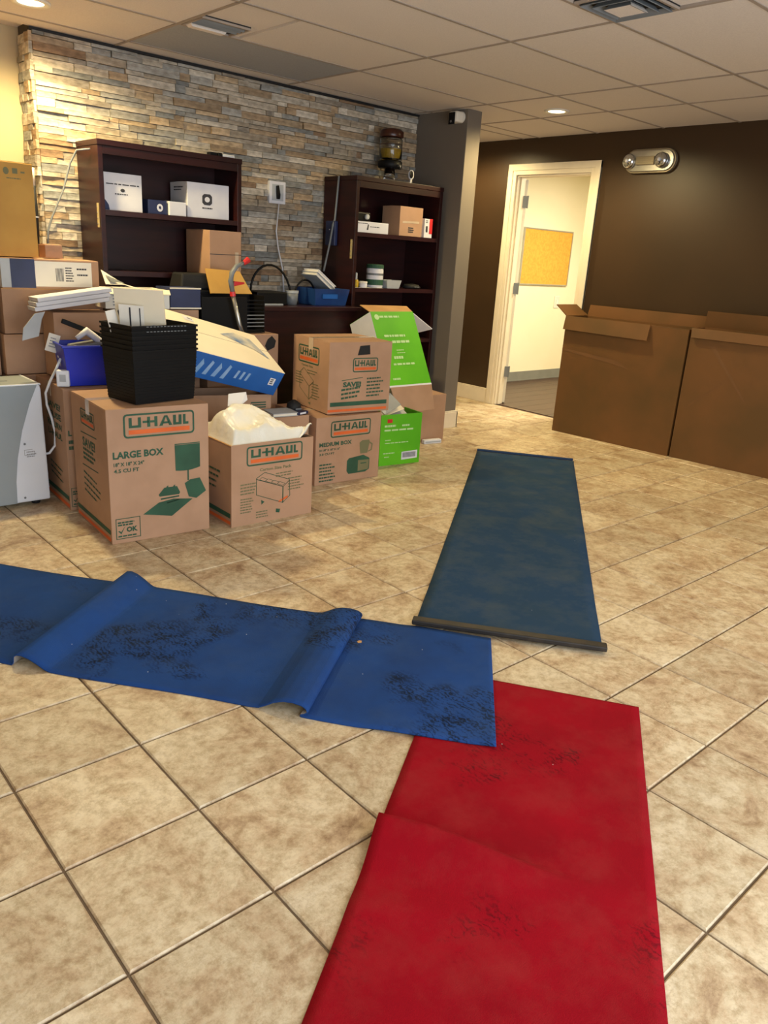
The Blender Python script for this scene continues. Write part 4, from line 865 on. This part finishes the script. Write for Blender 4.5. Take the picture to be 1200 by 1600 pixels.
MB().box(.0,Wd-.006,0,.01,Ha-.01,Ha).box(Wd-.02,Wd-.008,0,Dp,Ha-.01,Ha+.001).build('top_rim', appl_w, ap, .003)
MB().box(.24,.29,.12,.13,Ha-.001,Ha+.0005).build('top_mark', greyp, ap)
mb = MB(); mb.lines(.315, .285, .05, 3, .012, .005, front(), 0, 4)
for b in ((.305,.27,.355,.272),(.305,.298,.345,.3),(.305,.27,.307,.3),(.353,.27,.355,.29)): mb.quad([(b[0],b[1],0),(b[2],b[1],0),(b[2],b[3],0),(b[0],b[3],0)], front())
mb.build('printed_badge', greyink, ap)
for x, z in ((.31,.33),(.29,.05)): MB().lathe([(.006,0),(.005,.003)], 10, Matrix.Translation((x,0,z)) @ Matrix.Rotation(R(90), 4, 'X')).build('screw', greyp, ap)
for x in (.05, Wd-.06):
    for y in (.05, Dp-.05): MB().lathe([(.018,0),(.022,.006),(.022,.02),(.012,.03)], 12, Matrix.Translation((x,y,-.0))).build('foot', blackm, ap)
MB().box(Wd-.002, Wd+.014, .05, .08, .14, .16).build('cord_hook', appl_w, ap, .003); MB().tube([(Wd-.004,.06,.11),(Wd+.012,.06,.10),(Wd+.014,.06,.075),(Wd-.004,.06,.06)], .005, 8).build('cord_hook', appl_w, ap, smooth=True)
MB().tube([(Wd-.004,.03,.26),(Wd+.02,.028,.262),(Wd+.05,.025,.30),(Wd+.055,.02,.37),(Wd+.04,.015,.45),(Wd+.02,.01,.52),(Wd+.015,-.0,.58),(Wd+.03,-.03,.64),(Wd+.06,-.04,.70),(Wd+.085,-.045,.755)], .0065, 8).build('power_cord', appl_w, ap, smooth=True)
g = thing('plug_adapter', 'white plug adapter at the left side of the blue bin', 'adapter', (.572, 2.43, .6285), R(-30)); part('body', appl_w, g, (0, .06, 0, .045, 0, .08), bevel=.006); part('face', lgrey, g, (.015,.045,-.002,0,.025,.06), bevel=.001)

# ---- white bag in the open box
def bag():
    n = 60; W_, D_ = .47, .415; vs = []; fs = []
    for j in range(n+1):
        for i in range(n+1):
            u, v = i/n, j/n
            hz = (.10*math.exp(-((u-.34)/.2)**2-((v-.5)/.33)**2) + .07*math.exp(-((u-.08)/.16)**2-((v-.4)/.3)**2) + .06*math.exp(-((u-.62)/.25)**2-((v-.5)/.4)**2)) + .03*math.exp(-((u-.98)/.09)**2-((v-.12)/.2)**2)
            edge = min(u, 1-u, v, 1-v); hz -= .05*max(0, 1-edge/.06) if 0 else 0
            p = Vector((u*5, v*5, 3.3)); hz += .03*noise.noise(p*.8)-.045*abs(noise.noise(Vector((u*4+v*2,v*3-u,2.2))))-.012*abs(noise.noise(p*1.9))+.035
            hz += .012*abs(noise.noise(Vector((u*9+v*4, v*3-u*2, 1.7))))
            tip = math.exp(-((u-1)/.12)**2-(v/.12)**2); q = min(1, min(u, v, 1-u, 1-v)/.09); q = q*q*(3-2*q); q = max(q, tip); hz = max(hz, .02)*q+(1-q)*(-.012)+tip*.03; vs.append((u*W_+.006, v*D_+.008, hz))
    for j in range(n):
        for i in range(n): a = j*(n+1)+i; fs.append((a, a+1, a+n+2, a+n+1))
    return MB().add(vs, fs)
o = bag().build('plastic_bag', bagm, None, smooth=True); o.location = (1.131, 1.727, .415); o.rotation_euler = (0,0,R(-1.7)); s = o.modifiers.new('s','SOLIDIFY'); s.thickness = .002
tag(o, 'crumpled white plastic bag filling an open moving box', 'bag')
o = MB().add([(0,0,0),(.07,-.01,.0),(.13,.02,.02),(.14,.05,.055),(.04,.06,.05)], [(0,1,2,3,4)]).build('white_wrap', [white_c]); o.modifiers.new('s','SOLIDIFY').thickness = .006; o.location = (1.275, 2.0, .555); tag(o, 'bluish white wrapper on top of the plastic bag', 'wrapper')
# ---- dark box with odds and ends between the moving boxes
tx = carton('cardboard_box', 'brown box of odds and ends behind the white bag', .25, .125, .43, (1.655, 2.158, 0), R(-3), tape=False)
g = thing('grey_folder', 'grey folder lying on the box of odds and ends', 'folder', (1.655, 2.15, .432), 0, None, (R(3), R(0), R(-6))); part('cover', lgrey, g, (0, .16, 0, .12, 0, .003), (0, .16, 0, .12, .016, .019)); part('pages', paper, g, (.004, .156, .004, .116, .003, .016))
g = thing('black_pouch', 'black pouch beside the end of the blue flat carton', 'pouch', (1.86, 2.24, .432)); MB().lathe([(.03,0),(.045,.012),(.04,.05),(.01,.07)], 14).build('body', blackm, g, smooth=True); MB().box(-.02,.02,-.05,-.046,.02,.028).build('zip', greyp, g)
g = thing('blue_packet', 'small blue and white packet on the odds and ends box', 'packet', (1.815, 2.135, .432), 0, None, (0, 0, R(12))); part('body', navy_m, g, (0, .09, 0, .06, 0, .018), bevel=.003); part('label', white_c, g, (.02,.07,-.001,.0,.004,.014))

# ---- green cartons
W, D = .33, .36
gc = carton('carton', 'bright green open carton standing on the floor', W, D, .345, (2.568, 2.25, 0), R(-8.4), m=green_c, flaps={'left':(15,.14)}, inner=kraft_in)
mb = MB(); mb.lines(.03, .262, .09, 1, .02, .014, F, 0, 2); mb.lines(.17, .262, .08, 1, .02, .012, F, 0, 3); mb.lines(.03, .235, .27, 1, .02, .011, F, 0, 5); mb.lines(.04, .17, .06, 1, .02, .006, F, 0, 3); mb.lines(.04, .15, .2, 1, .02, .006, F, 0, 6); mb.lines(.03, .08, .12, 1, .02, .007, F, 0, 3); mb.lines(.04, .055, .05, 1, .02, .006, F, 0, 4); mb.build('printed_lettering', lgreen, gc)
MB().quad([(.18,.03,0),(.31,.035,0),(.31,.09,0),(.18,.085,0)], F).build('barcode_label', white_c, gc)
mb = MB(); [mb.quad([(.19+k*.006,.045,0),(.193+k*.006,.045,0),(.193+k*.006,.08,0),(.19+k*.006,.08,0)], F2) for k in range(18)]; mb.build('barcode', ink, gc)
mb = MB(); mb.quad([(.05,.29,0),(.09,.29,0),(.09,.315,0),(.05,.315,0)], F); mb.build('printed_picture', redp, gc)
for k in range(4):
    o = MB().add([(0,0,0),(.25-.03*k,0,.01*k),(.22,.15,.05),(.03,.16,.05)], [(0,1,2,3)]).build('paper_sheet', [paper, lgrey, cream_p, lgrey][k]); o.modifiers.new('s','SOLIDIFY').thickness = .002
    o.location = (2.60+.012*k, 2.29, .30+k*.012); o.rotation_euler = (R(8), R(3-4*k), R(-8+5*k)); tag(o, ['lowest, white sheet of paper in the open green carton','lower light grey sheet of paper in the open green carton','cream sheet of paper in the open green carton','topmost light grey sheet of paper in the open green carton'][k], 'paper', 'papers in the green carton')
hb = carton('cardboard_box', 'brown box on the floor behind the green cartons', .62, .36, .36, (2.93, 2.64, 0), R(-3))
ang = R(-27)
gu = carton('carton', 'bright green and white carton leaning back on top of the green carton', .405, .24, .545, (2.81, 2.45, .478), 0, m=green_c, flaps={}, inner=kraft_in)
gu.rotation_euler = (ang, 0, R(0))
[MB().box(*b).build('white_side', white_c, gu) for b in ((-.0015, .0, .002, .238, .002, .543), (.405, .4065, .002, .238, .002, .543))]; MB().box(.0, .405, -.0015, .24, -.003, .012).build('white_edge', white_c, gu)
mb = MB(); mb.lines(.07, .50, .24, 1, .02, .014, F, 0, 3); mb.lines(.07, .36, .2, 1, .02, .016, F, 0, 2); mb.lines(.13, .315, .19, 1, .02, .018, F, 0, 5); mb.lines(.15, .26, .08, 2, .02, .006, F, 0, 5); mb.lines(.11, .2, .1, 1, .02, .02, F, 0, 5); mb.lines(.09, .155, .26, 1, .02, .014, F, 0, 7); mb.lines(.05, .05, .09, 1, .02, .014, F, 0, 7)
mb.add([(.045+.022*math.cos(R(a)), .505+.02*math.sin(R(a)), 0) for a in range(0,360,30)], [tuple(range(12))], F); mb.build('printed_lettering', lgreen, gu)
o = MB().add([(.005,0,.0),(.4,0,0),(.40,-.05,-.17),(.05,-.05,-.18)], [(0,1,2,3)], Matrix.Rotation(R(27), 4, 'X')).build('flap', kraft, gu); o.modifiers.new('s','SOLIDIFY').thickness = .005; o['label'] = 'plain brown flap hanging from the green carton'
o = MB().add([(0,.004,.547),(.405,.004,.547),(.49,.13,.640),(.06,.15,.655)], [(0,1,2,3)]).build('flap', kraft_in, gu); o.modifiers.new('s','SOLIDIFY').thickness = .005
o = MB().add([(0,0,0),(.0,.2,.0),(.14,.16,-.09),(.15,.0,-.12)], [(0,1,2,3)]).build('white_flap', white_c, gu); o.modifiers.new('s','SOLIDIFY').thickness = .005; o.location = (.405, .0, .53)
g = thing('foam_block', 'small white foam block on the floor by the green carton', 'foam', (3.30, 2.56, 0), R(-10)); part('block', white_c, g, (0, .16, 0, .04, 0, .03), bevel=.004); part('strip', lgrey, g, (.01, .15, -.002, 0, .01, .018))

# ---- big brown cartons along the brown wall
a1 = math.atan2(1.373-2.414, .067)
c1 = carton('large_carton', 'big brown open carton nearest the doorway with its flap folded over', 1.04, .33, .955, (4.693, 2.414, 0), a1, m=kraft_dark, flaps={'left':(55,.14),'back':(3,.09)}, inner=kraft_dark, th=.007)
f = MB().add([(.0,-.006,.958),(.74,-.006,.958),(.74,-.03,.84),(.0,-.028,.85)], [(0,1,2,3)]).build('flap', kraft_dark, c1); f.modifiers.new('s','SOLIDIFY').thickness = .006
f = MB().add([(.742,.0,.955),(1.036,.0,.955),(1.03,.1,.945),(.75,.10,.945)], [(0,1,2,3)]).build('flap', kraft_dark, c1); f.modifiers.new('s','SOLIDIFY').thickness = .006
tape_b = MB().quad([(.0,.70,0),(.5,.66,0),(.62,.6,0),(.45,.63,0),(.0,.68,0)], F).build('crease', mat('kraft_crease', (112,76,40), .7), c1)
a2 = math.atan2(-1.45, .11)
c2 = carton('large_carton', 'big brown open carton cut off by the right picture edge', 1.45, .22, .97, (4.768, 1.362, 0), a2, m=kraft_dark, flaps={'front':(165,.07),'back':(-8,.12)}, inner=kraft_dark, th=.007)
for pts in ([(.15,.86,0),(.19,.86,0),(.48,.50,0),(.46,.50,0)], [(.08,.40,0),(.34,.66,0),(.335,.665,0),(.07,.41,0)]): MB().quad(pts, F).build('crease', mat('kraft_crease', (112,76,40), .7), c2)
MB().quad([(.86,.80,0),(.92,.80,0),(.92,.9,0),(.86,.9,0)], F).build('crease', mat('kraft_crease', (112,76,40), .7), c2)

# ------------------------------------------------------------------ carpets
def runner(name, m, prof_fn, s0, s1, n0, n1, org, sd, nd, label, ns=120, nn=24, edge=None, thick=.0045, zlift=None, extra_s=None):
    """strip of carpet on the floor: s along its length, n across; prof_fn(s, t) -> (ds, z)"""
    vs = []; fs = []; ss = sorted(set([s0+(s1-s0)*k/ns for k in range(ns+1)]+(extra_s or [])))
    for s in ss:
        for k in range(nn+1):
            t = k/nn; n = n0+(n1-n0)*t; ds, z = prof_fn(s, t)
            de = edge(s, t) if edge else (0,0)
            q = (org[0]+sd[0]*(s+ds+de[0])+nd[0]*(n+de[1]), org[1]+sd[1]*(s+ds+de[0])+nd[1]*(n+de[1]), z+thick); vs.append(q)
    w_ = nn+1
    for i in range(len(ss)-1):
        for k in range(nn): a = i*w_+k; fs.append((a, a+1, a+w_+1, a+w_))
    # orient upwards
    A, B, C_ = Vector(vs[fs[0][0]]), Vector(vs[fs[0][1]]), Vector(vs[fs[0][2]])
    if (B-A).cross(C_-B).z < 0: fs = [tuple(reversed(f_)) for f_ in fs]
    t_ = thing(name, label, 'carpet', (org[0]+sd[0]*(s0+s1)/2+nd[0]*(n0+n1)/2, org[1]+sd[1]*(s0+s1)/2+nd[1]*(n0+n1)/2, 0))
    o = MB().add(vs, fs, Matrix.Translation(-t_.location)).build('pile', [m, underside, underside], t_, smooth=True)
    sm = o.modifiers.new('s','SOLIDIFY'); sm.thickness = thick; sm.offset = -1; sm.material_offset = 1; sm.material_offset_rim = 0
    return t_
def interp(tab, x):
    if x <= tab[0][0]: return tab[0][1:]
    for a, b in zip(tab, tab[1:]):
        if x <= b[0]: f_ = (x-a[0])/(b[0]-a[0]); return tuple(p+(q-p)*f_ for p, q in zip(a[1:], b[1:]))
    return tab[-1][1:]
def smooth01(x): x = max(0, min(1, x)); return x*x*(3-2*x)
# red runner: s towards the camera
SD, ND = (-.833,-.553), (-.553,.833)
def red_prof(s, t):
    # ridge across about a metre from the far end, strong at the left (t=1) edge and fading to the right
    am = smooth01((t-.12)/.75); c0 = .845-.02*(t-.5); x = (s-c0)
    z = .052*am*math.exp(-(x/.020)**2 if x < 0 else -(x/.075)**2)
    z += .006*smooth01((t-.3)/.6)*math.exp(-((s-1.06+.15*(1-t))/.04)**2) + .004*noise.noise(Vector((s*3,t*3,0)))*smooth01(s*3)*0
    ds = -.022*am*math.exp(-(x/.05)**2)
    return ds, z
runner('red_carpet', carpet_red, red_prof, 0, 3.3, 0, .655, (1.345,-.428), SD, ND, 'red carpet runner with a low ridge across it', 260, 26)
# blue runner with two folds: s from left to right
SD2, ND2 = (.592,-.806), (.806,.592)
fold1 = [(-.90,0,0),(-.868,0,.0),(-.858,-.004,.008),(-.848,-.012,.024),(-.838,-.020,.038),(-.825,-.022,.047),(-.812,-.016,.049),(-.795,-.006,.041),(-.772,.002,.024),(-.752,.004,.009),(-.735,.002,.002),(-.72,0,0)]
fold2 = [(-.05,0,0),(-.02,0,.003),(.0,.003,.014),(.02,.008,.028),(.04,.016,.037),(.06,.028,.039),(.078,.040,.034),(.088,.046,.024),(.095,.042,.013),(.099,.030,.006),(.104,.012,.001),(.125,0,0)]
def blue_prof(s, t):
    ds, z = (0,0)
    if -.90 < s < -.72: ds, z = interp(fold1, s); k = .85+.3*t; z *= k
    elif -.05 < s < .125: ds, z = interp(fold2, s); z *= 1.1-.15*t; ds *= 1.1
    if s > .1: z += .0052*smooth01((s-.28)/.1)                      # lies over the end of the red runner
    z += .004*smooth01((s-.55)/.12)*(1-t)*1.6
    return ds, z
def blue_edge(s, t): return ((.070*(1-t)*smooth01((s-.3)/.35) , .006*math.sin(s*7)*(1 if t > .5 else -1)*abs(t-.5)*2))
runner('blue_carpet', carpet_blue, blue_prof, -2.1, .637, .46, 1.152, (0,0), SD2, ND2, 'bright blue carpet runner with two folds and dark scuffs', 200, 26, blue_edge,
       extra_s=[-.90+.18*k/36 for k in range(37)]+[-.05+.175*k/40 for k in range(41)])
# far dusty blue runner: s from its far end towards the camera
SD3, ND3 = (-.7958,-.6054), (.6054,-.7958)
def far_prof(s, t):
    z = .0075*smooth01((s-2.5)/.3)
    z += .010*math.exp(-((s-.02)/.03)**2) + .004*smooth01((t-.6)/.4)*math.exp(-((s-1.62)/.05)**2)
    return 0, z
fr = runner('blue_carpet', carpet_teal, far_prof, 0, 2.925, 0, .70, (3.479,2.188), SD3, ND3, 'dusty dark blue carpet runner with a dark bar on its near end', 120, 16)
ax = Vector((ND3[0], ND3[1], 0)); mid = Vector((3.479+SD3[0]*2.925+ND3[0]*.352, 2.188+SD3[1]*2.925+ND3[1]*.352, 0)) - fr.location
Mb = Matrix.Translation(mid) @ Matrix.Rotation(math.atan2(ax.y, ax.x), 4, 'Z')
o = MB().box(-.364, .362, -.022, .022, .0115, .032, Mb).build('end_bar', bar_m, fr, .005)
Mf = Matrix.Translation(Vector((3.734,1.946,0))-fr.location) @ Matrix.Rotation(math.atan2(ax.y, ax.x), 4, 'Z')
MB().box(-.35, .35, -.012, .012, .0, .016, Mf).build('far_hem', mat('carpet_hem', (24,52,92), .9), fr, .005)
o = MB().prism([(-.016,-.006),(.004,-.014),(.018,.002),(.006,.014),(-.012,.010)], .003).build('patch', kraft_in); o.location = (.885, .432, .0046); o.scale = (.6, .6, .6); tag(o, 'tiny tan scrap for a hole in the blue carpet right of its second fold', 'patch')  # tan piece added to stand for a hole showing the floor
